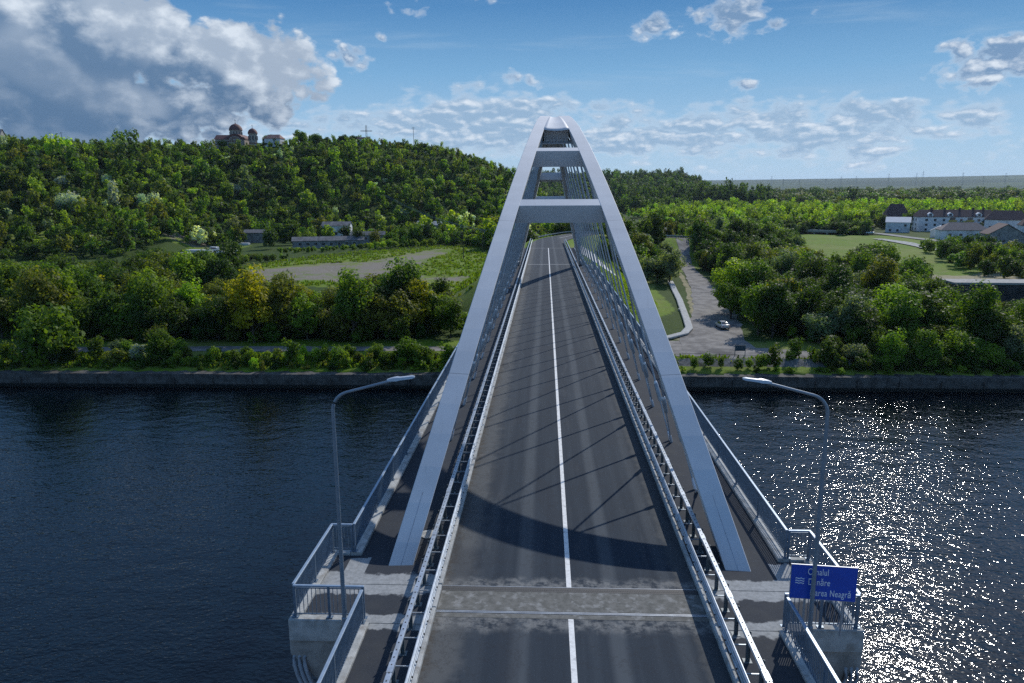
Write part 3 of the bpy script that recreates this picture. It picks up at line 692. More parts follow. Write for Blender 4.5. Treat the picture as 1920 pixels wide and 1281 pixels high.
for k in range(3):
    pts = [(.13+.25*i/16, -.006, .50+k*.075+.012*math.sin(i/16*4*math.pi)) for i in range(17)]
    for a, b in zip(pts[:-1], pts[1:]): mb.hexa([(a[0], -.008, a[2]-.012), (b[0], -.008, b[2]-.012), (b[0], -.001, b[2]-.012), (a[0], -.001, a[2]-.012), (a[0], -.008, a[2]+.012), (b[0], -.008, b[2]+.012), (b[0], -.001, b[2]+.012), (a[0], -.001, a[2]+.012)])
mb.build('wave_symbol', WHT, sg)
mb = MB(); mb.tube([(1.55, .09, -1.2), (1.55, .09, 1.0)], .035, 10).tube([(.45, .06, -1.2), (.45, .06, 1.0)], .035, 10)
mb.box(.35, 1.65, .035, .06, .25, .31).box(.35, 1.65, .035, .06, .78, .84); mb.build('sign_post', ALU, sg)
# conduits curving down under the balconies
PIPE = mat('conduit_pipe', (.24,.28,.32), (.32,.36,.40), 3, .5)
for side, nm_ in ((-1, 'left'), (1, 'right')):
    c_ = thing('conduit_bundle', 'three grey pipes curving down beneath the %s balcony beside the pier' % nm_, 'pipes', (side*8.4, -1.7, -.9), group='pipe bundles under the balconies')
    for k in range(3):
        pts = []
        for j in range(12):
            u = j/11; pts.append((side*(.42-.17*k) - side*(2.2*max(0, u-.35)**1.3), -.35-.9*u, -1.0*u - 2.1*max(0, u-.3)))
        mb = MB(); mb.tube([(side*(.30-.17*k), .5, .1)] + pts, .065, 10); mb.build('pipe', PIPE, c_, True)
# ------------------------------------------------------------------ roads and banks beyond the canal
def ribbon(name, P, wd, m_, z=None, up=.07, sub=3.0, jit=0, kind=True, xoff=0):
    P = np.array(P, float); out = [P[0]]; zz = [0 if z is None else z[0]]
    for i in range(len(P)-1):
        n = max(1, int(np.linalg.norm(P[i+1]-P[i])/sub))
        for k in range(1, n+1):
            out.append(P[i]+(P[i+1]-P[i])*k/n); zz.append(0 if z is None else z[i]+(z[i+1]-z[i])*k/n)
    P = np.array(out); T = np.gradient(P, axis=0); T /= np.linalg.norm(T, axis=1)[:, None]; Nn = np.stack([T[:, 1], -T[:, 0]], -1)
    m = 6; X_ = np.zeros((len(P), m+1)); Y_ = X_.copy(); Z_ = X_.copy()
    wds = wd if hasattr(wd, '__len__') else [wd]*2
    ww = np.interp(np.linspace(0, 1, len(P)), np.linspace(0, 1, len(wds)), wds)
    for k in range(m+1):
        u = -1+2*k/m; j = (RNG.random(len(P))-.5)*jit if k in (0, m) else 0
        X_[:, k] = P[:, 0]+Nn[:, 0]*(u*ww/2+j+xoff); Y_[:, k] = P[:, 1]+Nn[:, 1]*(u*ww/2+j+xoff)
        Z_[:, k] = (H(X_[:, k], Y_[:, k]) if z is None else np.array(zz)) + up
    o = ob(name, gridmesh(name, X_, Y_, Z_, m_)); 
    if kind: struct(o)
    return o
DIRT = mat('packed_dirt', (.16,.15,.14), (.26,.245,.225), .45, .95, bump=.25, c3=(.11,.105,.10), s3=.22, bscale=1.3, detail=9)
DRY = mat('dry_grass_verge', (.20,.18,.10), (.32,.28,.18), 1.2, .95, bump=.6, bscale=8, c3=(.07,.10,.03), s3=.6)
# carriageway after the bridge, with its bend
i0 = next(i for i, p in enumerate(ROADC) if p[1] > 166); RC = np.vstack([[0, 166.5], ROADC[i0:]]); RZ = np.concatenate([[SL*166.5], ROADZ[i0:]])
ribbon('approach_road', RC, 9.2, ASPH, RZ, .012)
ribbon('centre_line', RC[7:], .17, LINE, RZ[7:], .02)
# guard rail round the outside of the bend
def rail_along(P, Z_, off, label, name='guard_rail'):
    P = np.array(P); T = np.gradient(P, axis=0); T /= np.linalg.norm(T, axis=1)[:, None]; Q = P + np.stack([-T[:, 1], T[:, 0]], -1)*off
    g = thing(name, label, 'guard rail', group='guard rails beside the carriageway')
    mb = MB()
    for i in range(len(Q)-1):
        a, b = Q[i], Q[i+1]; za, zb = Z_[i], Z_[i+1]
        mb.hexa([(a[0], a[1], za+.5), (b[0], b[1], zb+.5), (b[0], b[1]+.05, zb+.5), (a[0], a[1]+.05, za+.5), (a[0], a[1], za+.85), (b[0], b[1], zb+.85), (b[0], b[1]+.05, zb+.85), (a[0], a[1]+.05, za+.85)])
    mb.build('guardrail_beam', GALV, g)
    pm = MB().box(-.05, .05, -.03, .03, -.2, .85).mesh('post', DARKG)
    for i in range(len(Q)): ob('post', pm, g, (Q[i][0], Q[i][1]+.09, Z_[i]))
rail_along(RC[6:], RZ[6:], 5.1, 'distant guard rail sweeping round the outside of the road bend')
rail_along(RC[8:20], RZ[8:20], -5.1, 'short guard rail on the inside of the far road bend')
# yellow chevron style board at the bend
YEL = mat('sign_yellow', (.75,.55,.03), rough=.5); BLK = mat('black_paint', (.01,.01,.01), rough=.6)
yb = thing('bend_sign', 'small yellow square sign with black centre at the far bend', 'sign', (-3.2, 236, -2.6))
MB().box(-.75, .75, 0, .04, 1.7, 3.2).build('sign_panel', YEL, yb); MB().box(-.38, .38, -.012, -.002, 2.1, 2.85).build('sign_symbol', BLK, yb); MB().tube([(0, .07, -.5), (0, .07, 3.1)], .05).build('sign_post', GALV, yb)
bs2 = thing('road_sign', 'small pale blue sign at the left kerb near the end of the bridge', 'sign', (-6.3, 170, -1.7))
MB().box(-.6, .6, 0, .04, 1.6, 2.9).build('sign_panel', mat('faded_blue', (.12,.2,.32), rough=.5), bs2); MB().tube([(0, .06, 0), (0, .06, 2.8)], .04).build('sign_post', GALV, bs2)
# dirt road at the foot of the embankment, turning area, tow path
P_dirt = [(30, 105), (31, 118), (34.5, 131), (38.5, 150), (41.5, 170), (44.5, 195), (48.5, 232), (52.5, 275), (58, 320), (64, 370), (74, 440), (84, 540)]
o = ribbon('dirt_road', P_dirt, [13, 8, 4.8, 4.0, 3.6, 3.6, 3.6, 3.6], DIRT, jit=.9, up=.09)
def patch(name, poly, m_, up=.06, step=1.2):
    P = np.array(poly, float); x0, y0 = P.min(0)-1; x1, y1 = P.max(0)+1
    xs = np.arange(x0, x1, step); ys = np.arange(y0, y1, step); X_, Y_ = np.meshgrid(xs, ys); wob = 1.3
    ins = inpoly(X_+wob*2*vnoise(X_, Y_, 5, 3), Y_+wob*2*vnoise(X_, Y_, 5, 4), poly); Z_ = H(X_, Y_)+up
    mb = MB(); idx = {}
    r, c_ = X_.shape
    for i in range(r-1):
        for j in range(c_-1):
            if ins[i, j] and ins[i+1, j] and ins[i, j+1] and ins[i+1, j+1]:
                f = []
                for (a, b) in ((i, j), (i, j+1), (i+1, j+1), (i+1, j)):
                    k = a*c_+b
                    if k not in idx: idx[k] = len(mb.v); mb.v.append((X_[a, b], Y_[a, b], Z_[a, b]))
                    f.append(idx[k])
                mb.f.append(tuple(f))
    return struct(mb.build(name, m_))
patch('dirt_turning_area', [(8, 103.6), (47, 102.6), (46, 106), (38, 112), (38.5, 127), (34, 130), (29.5, 123), (24, 116), (8, 112)], DIRT, .055)
ribbon('towpath', [(-150, 106), (-66, 107.2), (-40, 107.6), (-12, 108.5), (12, 108.0)], 3.6, DIRT, jit=.5, up=.05)
ribbon('dry_verge', [(24, 116.8), (29.8, 122), (32.2, 133), (34.5, 150), (37.5, 172), (40.5, 196), (44, 226)], [3.2, 3.2, 2.4, 1.6, 1.2], DRY, jit=.7, up=.04)
# concrete drain channel at the toe of the embankment
DCP = [(9, 112.6), (16, 114.2), (22.5, 117.2), (26.4, 121.2), (28.4, 127), (29.8, 138), (31.5, 152), (33.2, 166), (35.0, 184), (36.5, 200)]
ch = thing('drain_channel', 'white concrete drainage channel curving round the foot of the grassy embankment', 'drain')
def rib2(name, off, w_, up, m_):
    o = ribbon(name, DCP, w_, m_, up=up, sub=1.5, kind=False, xoff=off); o.parent = ch; return o
o = rib2('channel_lining', 0, 1.5, .14, CONCW); s_ = o.modifiers.new('s', 'SOLIDIFY'); s_.thickness = .4; s_.offset = -1
rib2('channel_floor', 0, .45, .17, mat('dark_concrete', (.05,.05,.05), (.09,.09,.085), 3, .9))  # narrow dark strip laid over the middle of the pale lining
MB().box(30.3, 31.9, 149.2, 150.8, -15.3, -14.5).build('inspection_box', CONCW, ch)
# paved slope of the embankment near the abutment
px_ = np.linspace(0, 1, 14); Xp, Yp = np.meshgrid(np.linspace(8.0, 17.6, 12), np.linspace(160, 197, 24))
Xp = 8.0 + (Xp-8.0)*(1-.42*(Yp-160)/37)
PAV = mat('paved_slope', (.50,.50,.48), (.62,.62,.60), 1.2, .85, c3=(.36,.36,.34), s3=.4)
struct(ob('paved_slope', gridmesh('paved_slope', Xp, Yp, H(Xp, Yp)+.12, PAV)))
# quay wall with timber like posts, upper revetment
QUAY, t, bs, v = shadenodes('quay_concrete', .9)
sp = t.n('ShaderNodeSeparateXYZ'); t.l(v, sp.inputs[0])
c = t.mix(t.ss(t.noise(v, .8, 7, .65), .35, .65), (.065, .062, .058), (.13, .125, .115))
c = t.mix(t.ss(t.noise(t.comb(sp.outputs[0], 0.0, t.m('MULTIPLY', sp.outputs[2], .15)), 1.1, 6, .7), .5, .75), c, (.045, .043, .04))
c = t.mix(t.ss(sp.outputs[2], -18.3, -18.6), c, (.02, .022, .02)); t.l(c, bs.inputs['Base Color'])
q = thing('quay_wall', 'long stained concrete quay wall along the far bank of the canal', 'wall', (0, 0, 0))
mb = MB()
for k in range(-32, 33): mb.box(k*8.0+.012, k*8.0+7.988, 95.0, 97.4, -21, -16.72+.03*math.sin(k*3.7))
mb.build('wall_blocks', QUAY, q)
mb = MB(); mb.box(-260, 264, 94.7, 95.02, -21, -18.55); mb.build('footing', QUAY, q)
mb = MB()
for k in range(-20, 40): mb.box(k*6.6+3.1, k*6.6+3.35, 94.72, 94.98, -18.6, -17.3)
mb.build('fender_post', QUAY, q)
STONE = mat('revetment_stone', (.10,.10,.095), (.20,.20,.19), 2.2, .9, bump=1.0, bscale=5, c3=(.06,.07,.04), s3=.6)
rv = thing('stone_revetment', 'low sloping stone revetment below the turning area on the right bank', 'wall')
Xr, Yr = np.meshgrid(np.linspace(14, 60, 60), np.linspace(99.4, 101.6, 8)); Zr = -16.35+(Yr-99.4)/2.2*1.15+vnoise(Xr, Yr, .7, 3)*.22
ob('stone_facing', gridmesh('stone_facing', Xr, Yr, Zr, STONE), rv)

# ------------------------------------------------------------------ small things on the right bank
car = thing('parked_car', 'silver sedan parked on the dirt road beside the trees, seen from behind', 'car', (35.6, 129.3, gz(35.6, 129.3)+.1), R(8))
CARP = mat('car_silver_paint', (.55,.57,.60), rough=.25, metal=.5); TYRE = mat('tyre_rubber', (.02,.02,.02), rough=.8); REDL = mat('tail_light', (.35,.02,.02), rough=.3)
# lofted body: sections along the length (rear at -y)
secs = [(-2.25,.78,.42,.86),(-2.15,.86,.30,.98),(-1.7,.89,.26,1.03),(-1.2,.90,.25,1.02),(0,.91,.24,.98),(1.0,.91,.25,.96),(1.7,.88,.27,.86),(2.15,.80,.32,.72),(2.28,.66,.42,.62)]
def loft(secs_, mb, f):
    b = len(mb.v); n = None
    for s_ in secs_:
        ring = f(*s_); n = len(ring); mb.v += ring
    for i in range(len(secs_)-1):
        for k in range(n): mb.f.append((b+i*n+k, b+i*n+(k+1) % n, b+(i+1)*n+(k+1) % n, b+(i+1)*n+k))
    mb.f.append(tuple(b+k for k in range(n))); mb.f.append(tuple(b+(len(secs_)-1)*n+k for k in range(n)))
fb = lambda y, w_, z0, z1: [(-w_*.9, y, z0), (w_*.9, y, z0), (w_, y, z0+.2), (w_, y, (z0+z1)/2+.08), (w_*.93, y, z1-.05), (w_*.8, y, z1), (-w_*.8, y, z1), (-w_*.93, y, z1-.05), (-w_, y, (z0+z1)/2+.08), (-w_, y, z0+.2)]
mb = MB(); loft(secs, mb, fb); mb.build('body', CARP, car, True)
mb = MB(); loft([(-1.62,.74,.98,1.02),(-1.05,.66,.98,1.40),(-.2,.66,.98,1.45),(.35,.65,.98,1.42),(1.15,.74,.96,1.0)], mb, lambda y, w_, z0, z1: [(-.80, y, z0), (.80, y, z0), (w_, y, z1-.04), (w_*.85, y, z1), (-w_*.85, y, z1), (-w_, y, z1-.04)]); mb.build('cabin', GLASS, car, True)
mb = MB(); mb.box(-.57, .57, -1.02, .32, 1.405, 1.475); mb.build('roof', CARP, car).modifiers.new('b', 'BEVEL').width = .03
mb = MB()
for sx in (-1, 1): mb.hexa([(sx*.70,-1.62,1.0),(sx*.78,-1.62,1.0),(sx*.66,-1.05,1.42),(sx*.58,-1.05,1.42),(sx*.70,-1.50,1.0),(sx*.78,-1.50,1.0),(sx*.66,-.95,1.42),(sx*.58,-.95,1.42)])
mb.build('rear_pillar', CARP, car)
for sx in (-1, 1):
    for yy in (-1.35, 1.4):
        wh = MB().tube([(sx*.72, yy, .32), (sx*.90, yy, .32)], .32, 18).build('wheel', TYRE, car, True); MB().tube([(sx*.88, yy, .32), (sx*.912, yy, .32)], .19, 14).build('rim', GALV, wh)
    MB().box(min(sx*.50, sx*.80), max(sx*.50, sx*.80), -2.262, -2.18, .72, .86).build('tail_light', REDL, car)
    MB().box(min(sx*.86, sx*1.03), max(sx*.86, sx*1.03), .62, .78, .95, 1.07).build('door_mirror', CARP, car)
MB().box(-.26, .26, -2.275, -2.24, .55, .66).build('number_plate', LINE, car)
MB().box(-.78, .78, -2.30, -2.12, .34, .50).build('rear_bumper', DARKG, car)
bd = thing('information_board', 'dark blue information board on two posts at the edge of the turning area', 'board', (32.9, 104.3, gz(32.9, 104.3)))
MB().box(-.85, .85, 0, .06, .95, 1.95).build('board_panel', mat('board_blue', (.03,.06,.09), rough=.4), bd)
for sx in (-1, 1): MB().box(sx*.87-.05, sx*.87+.05, -.01, .09, -.3, 2.0).build('post', DARKG, bd)

# ------------------------------------------------------------------ buildings
def place(px, D, **k):
    x, y = pxD(px, D); return x, y, gz(x, y)
ROOFG = mat('old_grey_roof', (.10,.10,.105), (.17,.17,.175), .8, .85, c3=(.22,.22,.22), s3=.3); WALLG = mat('weathered_wall', (.20,.20,.20), (.30,.30,.29), .7, .9, c3=(.13,.13,.12), s3=.25)
WALLW = mat('white_render', (.62,.64,.67), (.74,.75,.77), .5, .8, c3=(.42,.43,.45), s3=.2); TILE = mat('brown_roof_tiles', (.075,.05,.05), (.12,.08,.075), 2, .8); TILER = mat('dark_red_roof_tiles', (.095,.035,.03), (.15,.055,.045), 2, .75)
PALER = mat('pale_sheet_roof', (.50,.52,.55), (.62,.64,.66), .7, .5); WIN = mat('window_glass', (.03,.04,.05), rough=.15); WFR = mat('window_frame_white', (.6,.6,.6), rough=.5); OCHRE = mat('ochre_balcony_paint', (.45,.34,.08), rough=.8)
def gable(name, label, x, y, z, rz, lx_, ly_, h, rh, wm_, rm, over=.4, wins=(), hip=0, group=None, door=None, cat='building', base=-2.0):
    b_ = thing(name, label, cat, (x, y, z), rz, group)
    MB().box(-lx_/2, lx_/2, -ly_/2, ly_/2, base, h).prism([(-ly_/2, h), (ly_/2, h), (0, h+rh-.15)], 'x', -lx_/2+hip+.02, lx_/2-hip-.02).build('wall', wm_, b_)
    r = MB(); ox, oy = lx_/2+over, ly_/2+over; e = h-over*rh/(ly_/2); hp = hip
    top = [(-ox+hp, 0, h+rh), (ox-hp, 0, h+rh)]; th = .18
    for sy in (-1, 1):
        a = [(-ox, sy*oy, e), (ox, sy*oy, e), top[1], top[0]]; r.hexa(a + [(p[0], p[1], p[2]+th) for p in a])
    if hip:
        for sx in (-1, 1):
            tp = top[0] if sx < 0 else top[1]; a = [(sx*ox, -oy, e), (sx*ox, oy, e), tp]; b0 = len(r.v)
            r.v += a + [(p[0], p[1], p[2]+th) for p in a]; r.f += [(b0, b0+1, b0+2), (b0+3, b0+4, b0+5), (b0, b0+1, b0+4, b0+3)]
    r.build('roof', rm, b_)
    for (wx, wz, ww, wh, face) in wins:
        yy = -ly_/2 if face == 'f' else ly_/2
        if face in 'fb':
            s_ = -1 if face == 'f' else 1
            f_ = MB().box(wx-ww/2-.08, wx+ww/2+.08, min(yy, yy+s_*.05), max(yy, yy+s_*.05), wz-.08, wz+wh+.08).build('window', WFR, b_)
            MB().box(wx-ww/2, wx+ww/2, min(yy+s_*.05, yy+s_*.08), max(yy+s_*.05, yy+s_*.08), wz, wz+wh).build('pane', WIN, f_)
        else:
            s_ = -1 if face == 'l' else 1; xx = s_*lx_/2
            f_ = MB().box(min(xx, xx+s_*.05), max(xx, xx+s_*.05), wx-ww/2-.08, wx+ww/2+.08, wz-.08, wz+wh+.08).build('window', WFR, b_)
            MB().box(min(xx+s_*.05, xx+s_*.08), max(xx+s_*.05, xx+s_*.08), wx-ww/2, wx+ww/2, wz, wz+wh).build('pane', WIN, f_)
    if door: MB().box(door[0]-.8, door[0]+.8, -ly_/2-.06, -ly_/2, 0, 2.4).build('door', DARKG, b_)
    return b_
x, y, z = place(612, 372); gable('long_shed', 'long low grey shed with a sagging roof half hidden by bushes', x, y, -14.2, R(14), 33, 7, 3.2, 1.6, WALLG, ROOFG, wins=[(-13+3.6*k, 1.0, 1.5, 1.3, 'f') for k in range(8)], door=(14.6,))
x, y, z = place(688, 398); gable('farm_shed', 'shorter grey shed behind the right end of the long low shed', x, y, -13.6, R(10), 17, 6, 3.2, 1.6, WALLG, ROOFG, wins=[(-5+4*k, 1.0, 1.4, 1.2, 'f') for k in range(3)])
x, y, z = place(630, 425); gable('ruined_house', 'pale walled ruined house with a broken grey roof above the long shed', x, y, -11.8, R(4), 15, 8, 5.2, 1.9, WALLW, ROOFG, wins=[(4.6, 2.7, 2.4, 1.6, 'f'), (-1.5, .3, 4.5, 1.4, 'f')])
x, y, z = place(806, 455); gable('barn', 'grey barn with a pale sheet roof standing behind the tall round trees', x, y, -14.4, R(-8), 15, 9, 6.0, 2.0, WALLG, mat('weathered_sheet_roof', (.26,.27,.28), (.36,.37,.38), .7, .6), wins=[(4, 1, 2.2, 2.6, 'f')])
x, y, z = place(470, 425); gable('storage_shed', 'dark roofed shed beside the bright blue tarpaulin', x+3, y, -13.9, R(6), 14, 7, 4.4, 1.4, WALLG, ROOFG, wins=[(3, 1.2, 1.4, 1.2, 'f')])
tp = thing('tarpaulin', 'bright blue tarpaulin roof beside the dark shed', 'tarpaulin', (x-7.5, y-2, -13.9), R(6))
MB().hexa([(-3.4,-3,2.9),(2.6,-3,2.9),(2.6,2,5.0),(-3.0,2,4.6),(-3.4,-3,3.0),(2.6,-3,3.0),(2.6,2,5.1),(-3.0,2,4.7)]).build('sheet', mat('blue_tarp', (.01,.16,.50), (.015,.20,.58), 1.5, .5), tp)
for a in ((-3, -2.6), (2.4, -2.6), (-2.6, 1.7), (2.3, 1.7)): MB().tube([(a[0], a[1], -1.5), (a[0], a[1], 3.0 if a[1] < 0 else 4.4)], .08).build('post', DARKG, tp)
x, y, z = place(2, 585); gable('hill_house', 'grey gabled house at the far left end of the hill crest', x-3, y, z+.3, R(20), 16, 10, 5, 3.4, WALLG, ROOFG)
x, y, z = place(522, 592); gable('chapel_house', 'small house with patchy red tile roof on the crest right of the church', x, y, z+1.0, R(-5), 12, 8, 4, 2.6, WALLW, mat('patchy_red_tiles', (.20,.07,.05), (.32,.24,.20), 1.2, .8), hip=2)
x, y, z = place(683, 598); gable('kiosk', 'small pale hut under the large metal cross on the crest', x, y, z+.6, R(0), 5.5, 4, 3, 1.2, WALLW, TILE)
# church
cx_, cy_, cz_ = place(452, 596); cz_ += 1.2
ch_ = thing('church', 'cream church with dark red domes on top of the wooded hill', 'church', (cx_, cy_, cz_), R(0))
CRM = mat('church_cream_wall', (.34,.29,.25), (.42,.37,.32), 1, .85); STRP = mat('church_brick_stripe', (.15,.06,.05), rough=.85)
mb = MB(); mb.box(-14, 7, -4.5, 4.5, -5, 5.2); mb.box(-3, 6.5, -7, 7, -5, 5.2); mb.build('nave_wall', CRM, ch_)
mb = MB()
for z_ in (-.5, 1.3, 3.1): mb.box(-14.04, -3.05, -4.54, -4.5, z_, z_+.5); mb.box(-3.04, 6.54, -7.05, -7.0, z_, z_+.5)
mb.build('brick_bands', STRP, ch_)
mb = MB(); mb.prism([(-5.2, 5.0), (5.2, 5.0), (0, 8.3)], 'x', -14.6, 2.0); 
arc = [(1.75-5.6*math.cos(R(a)), 5.0+3.6*math.sin(R(a))) for a in range(0, 181, 12)]
mb.prism(arc, 'y', -7.4, 7.4); mb.build('nave_roof', TILER, ch_, True)
mb = MB(); arc2 = [(1.75-4.2*math.cos(R(a)), 4.2+2.6*math.sin(R(a))) for a in range(0, 181, 12)]; mb.prism(arc2, 'y', -7.55, -7.41); mb.build('gable_face', CRM, ch_)
for r_, w_ in ((3.2, .35), (2.0, .3)):
    pts = [(1.75-r_*math.cos(R(a)), -7.6, 4.2+r_*.62*math.sin(R(a))) for a in range(0, 181, 12)]; MB().tube(pts, .22, 6).build('gable_arch', STRP, ch_)
dr_ = MB().lathe([(4.2, 6.5), (4.2, 11.0), (4.6, 11.05), (4.6, 11.5)], (0, 0, 0), 24).build('drum', CRM, ch_)
for k in range(12):
    a = 2*math.pi*k/12; MB().tube([(4.15*math.cos(a), 4.15*math.sin(a), 8.2), (4.15*math.cos(a), 4.15*math.sin(a), 10.3)], .42, 8).build('window', WIN, dr_)
dm = MB().lathe([(4.8, 11.5), (4.6, 12.6), (3.9, 14.0), (2.8, 15.1), (1.4, 15.8), (.35, 16.1), (.3, 16.8)], (0, 0, 0), 24).build('dome', TILER, ch_, True)
MB().box(-.09, .09, -.09, .09, 16.7, 19.3).box(-.75, .75, -.07, .07, 18.1, 18.3).build('cross', DARKG, dm)
tw = MB().lathe([(3.1, -5), (3.1, 8.4), (3.5, 8.5), (3.5, 9.0)], (12.3, 0, 0), 8).build('bell_tower', CRM, ch_)
for k in range(8):
    a = 2*math.pi*(k+.5)/8; MB().tube([(12.3+2.9*math.cos(a), 2.9*math.sin(a), 4.4), (12.3+2.9*math.cos(a), 2.9*math.sin(a), 7.4)], .55, 8).build('window', WIN, tw)
MB().lathe([(3.12, 1.9), (3.2, 2.0), (3.2, 2.5), (3.12, 2.6)], (12.3, 0, 0), 8).build('brick_band', STRP, tw)
d2 = MB().lathe([(3.5, 9.0), (3.3, 10.2), (2.5, 11.6), (1.2, 12.5), (.25, 12.8), (.2, 13.3)], (12.3, 0, 0), 20).build('tower_dome', TILER, ch_, True)
MB().box(12.22, 12.38, -.08, .08, 13.2, 15.4).box(11.7, 12.9, -.06, .06, 14.4, 14.6).build('cross', DARKG, d2)
# hilltop cross
x, y, z = place(693, 596); cr = thing('hilltop_cross', 'tall openwork metal cross standing on the crest between pines', 'cross', (x, y, z+1.0))
mb = MB()
for sx in (-.45, .45): mb.box(sx-.12, sx+.12, -.15, .15, -2, 13.2); 
for sz in (8.6, 9.4): mb.box(-4.3, 4.3, -.12, .12, sz-.1, sz+.1)
for k in range(12): mb.box(-.5, .5, -.1, .1, .6+k*1.05, .72+k*1.05)
for k in range(9): mb.box(-4.25+k*1.06, -4.12+k*1.06, -.1, .1, 8.5, 9.5)
mb.build('lattice_frame', mat('rusty_cross_metal', (.14,.11,.10), (.20,.17,.15), 2, .6), cr); MB().box(-1.5, 1.5, -1.5, 1.5, -3, .4).build('plinth', CONC, cr)
# utility poles
def upole(px, D, h, label, lean=0, arms=1, loc=None):
    if loc: x, y = loc; z = gz(x, y)
    else: x, y, z = place(px, D)
    p_ = thing('utility_pole', label, 'pole', (x, y, z-.5), group='utility poles'); p_.rotation_euler = (0, R(lean), 0)
    MB().tube([(0,0,-1), (0,0,h)], [.19, .12], 8).build('pole_shaft', mat('pole_wood', (.055,.05,.045), rough=.9) if 'pole_wood' not in bpy.data.materials else bpy.data.materials['pole_wood'], p_)
    for k in range(arms):
        a_ = MB().box(-1.2, 1.2, -.07, .07, h-.7-k*.9, h-.55-k*.9).build('crossarm', DARKG, p_)
        for sx in (-1.0, 0, 1.0): MB().lathe([(.07, 0), (.09, .12), (.05, .28)], (sx, 0, h-.55-k*.9), 8).build('insulator', CAPM, a_)
    return (x, y, z+h-.8)
q1 = upole(780, 596, 18.5, 'tallest utility pole on the hill crest right of the metal cross', arms=2)
upole(133, 590, 11, 'leaning utility pole on the crest at the far left', lean=-9); upole(396, 585, 9, 'short utility pole on the crest just left of the church', lean=-3)
upole(868, 300, 13.5, 'dark utility pole in the meadow close to the left arch rib')
q2 = upole(905, 330, 11, 'pale double utility pole beside the left arch rib', arms=2); upole(908, 334, 10.5, 'second pole of the pair beside the left arch rib')
upole(0, 0, 10, 'utility pole standing in the pale yard left of the van', loc=pxD(245, 372))
upole(0, 0, 9, 'utility pole on the grass where the dirt road meets the right wood', loc=pxD(1224, 520)); upole(0, 0, 9, 'utility pole just left of the bend of the pale road at right', loc=pxD(1213, 560))
cb = thing('overhead_cables', 'thin cables sagging from the paired poles into the hillside trees', 'cables')
for k in range(4):
    a = np.array(q2) + np.array([-.9+.6*k, 0, -.2]); b = np.array([a[0]-62, a[1]+95, a[2]+14.0]); pts = [a+(b-a)*u+np.array([0, 0, -5*4*u*(1-u)*.5]) for u in np.linspace(0, 1, 14)]
    MB().tube(pts, .035, 4, False).build('cable', DARKG, cb)
# yard with a van and stacked white sheets
v0 = pxD(392, 366); van = thing('white_van', 'white van parked in the pale yard below the wooded hill', 'van', (*v0, gz(*v0)+.1), R(70))
VW = mat('van_white_paint', (.62,.64,.66), rough=.35)
mb = MB(); mb.prism([(-2.6, .4), (-2.6, 2.2), (1.2, 2.25), (1.9, 1.35), (2.6, 1.15), (2.6, .4)], 'x', -.95, .95); mb.build('body', VW, van).modifiers.new('b', 'BEVEL').width = .08
MB().prism([(1.28, 2.1), (1.86, 1.42), (1.80, 1.38), (1.1, 2.1)], 'x', -.98, .98).build('windscreen', GLASS, van)
for sx in (-1, 1):
    MB().box(min(sx*.952, sx*.97), max(sx*.952, sx*.97), -2.2, .9, 1.35, 2.0).build('side_window', GLASS, van)
    for yy in (-1.6, 1.7): MB().tube([(sx*.75, yy, .38), (sx*.98, yy, .38)], .37, 14).build('wheel', TYRE, van, True)
SHT = mat('white_sheet_stack', (.55,.57,.60), (.65,.67,.70), 1, .6)
for i, (px, D, lx_, ly_, hh, lb) in enumerate(((345, 352, 8, 3, 1.0, 'long white sheet stack nearest the bare tree in the pale yard'), (365, 362, 12, 2.5, 1.3, 'longest white panel stack in front of the white van'), (408, 358, 4, 2.5, .8, 'small white pile at the right end of the pale yard'), (430, 362, 3, 2, .9, 'white pile under the trees right of the pale yard'), (452, 402, 5, 2, 1.2, 'white pile just below the blue tarpaulin'))):
    x, y = pxD(px, D); s_ = thing('sheet_stack', lb, 'stack', (x, y, gz(x, y)), R(random.uniform(-12, 12)), 'white stacks in the yard'); mb = MB()
    for k in range(5): o_ = random.uniform(-.25, .25); mb.box(-lx_/2+o_, lx_/2+o_, -ly_/2+o_*.6, ly_/2, k*hh/5+.005, (k+1)*hh/5)
    mb.build('sheets', SHT, s_); MB().box(-lx_/2+.3, -lx_/2+.5, -ly_/2+.1, ly_/2-.1, -.2, 0).box(lx_/2-.5, lx_/2-.3, -ly_/2+.1, ly_/2-.1, -.2, 0).build('bearer', BARK, s_)
# long dark shed on the right among the trees
x, y = pxD(1800, 214); ds = thing('concrete_shed', 'long dark concrete shed with a pale flat top beside the straw covered field', 'building', (x, y, -15), R(-3))
MB().box(0, 46, -3.5, 3.5, -1, 4.6).build('wall', mat('dark_concrete_wall', (.035,.038,.042), (.06,.062,.066), .5, .9, c3=(.025,.028,.03), s3=.2), ds)
MB().box(-.3, 46.3, -3.8, 3.8, 4.62, 5.1).build('roof_slab', CONC, ds)
MB().box(.6, 3.0, -3.56, -3.51, -.5, 2.2).build('door', DARKG, ds)
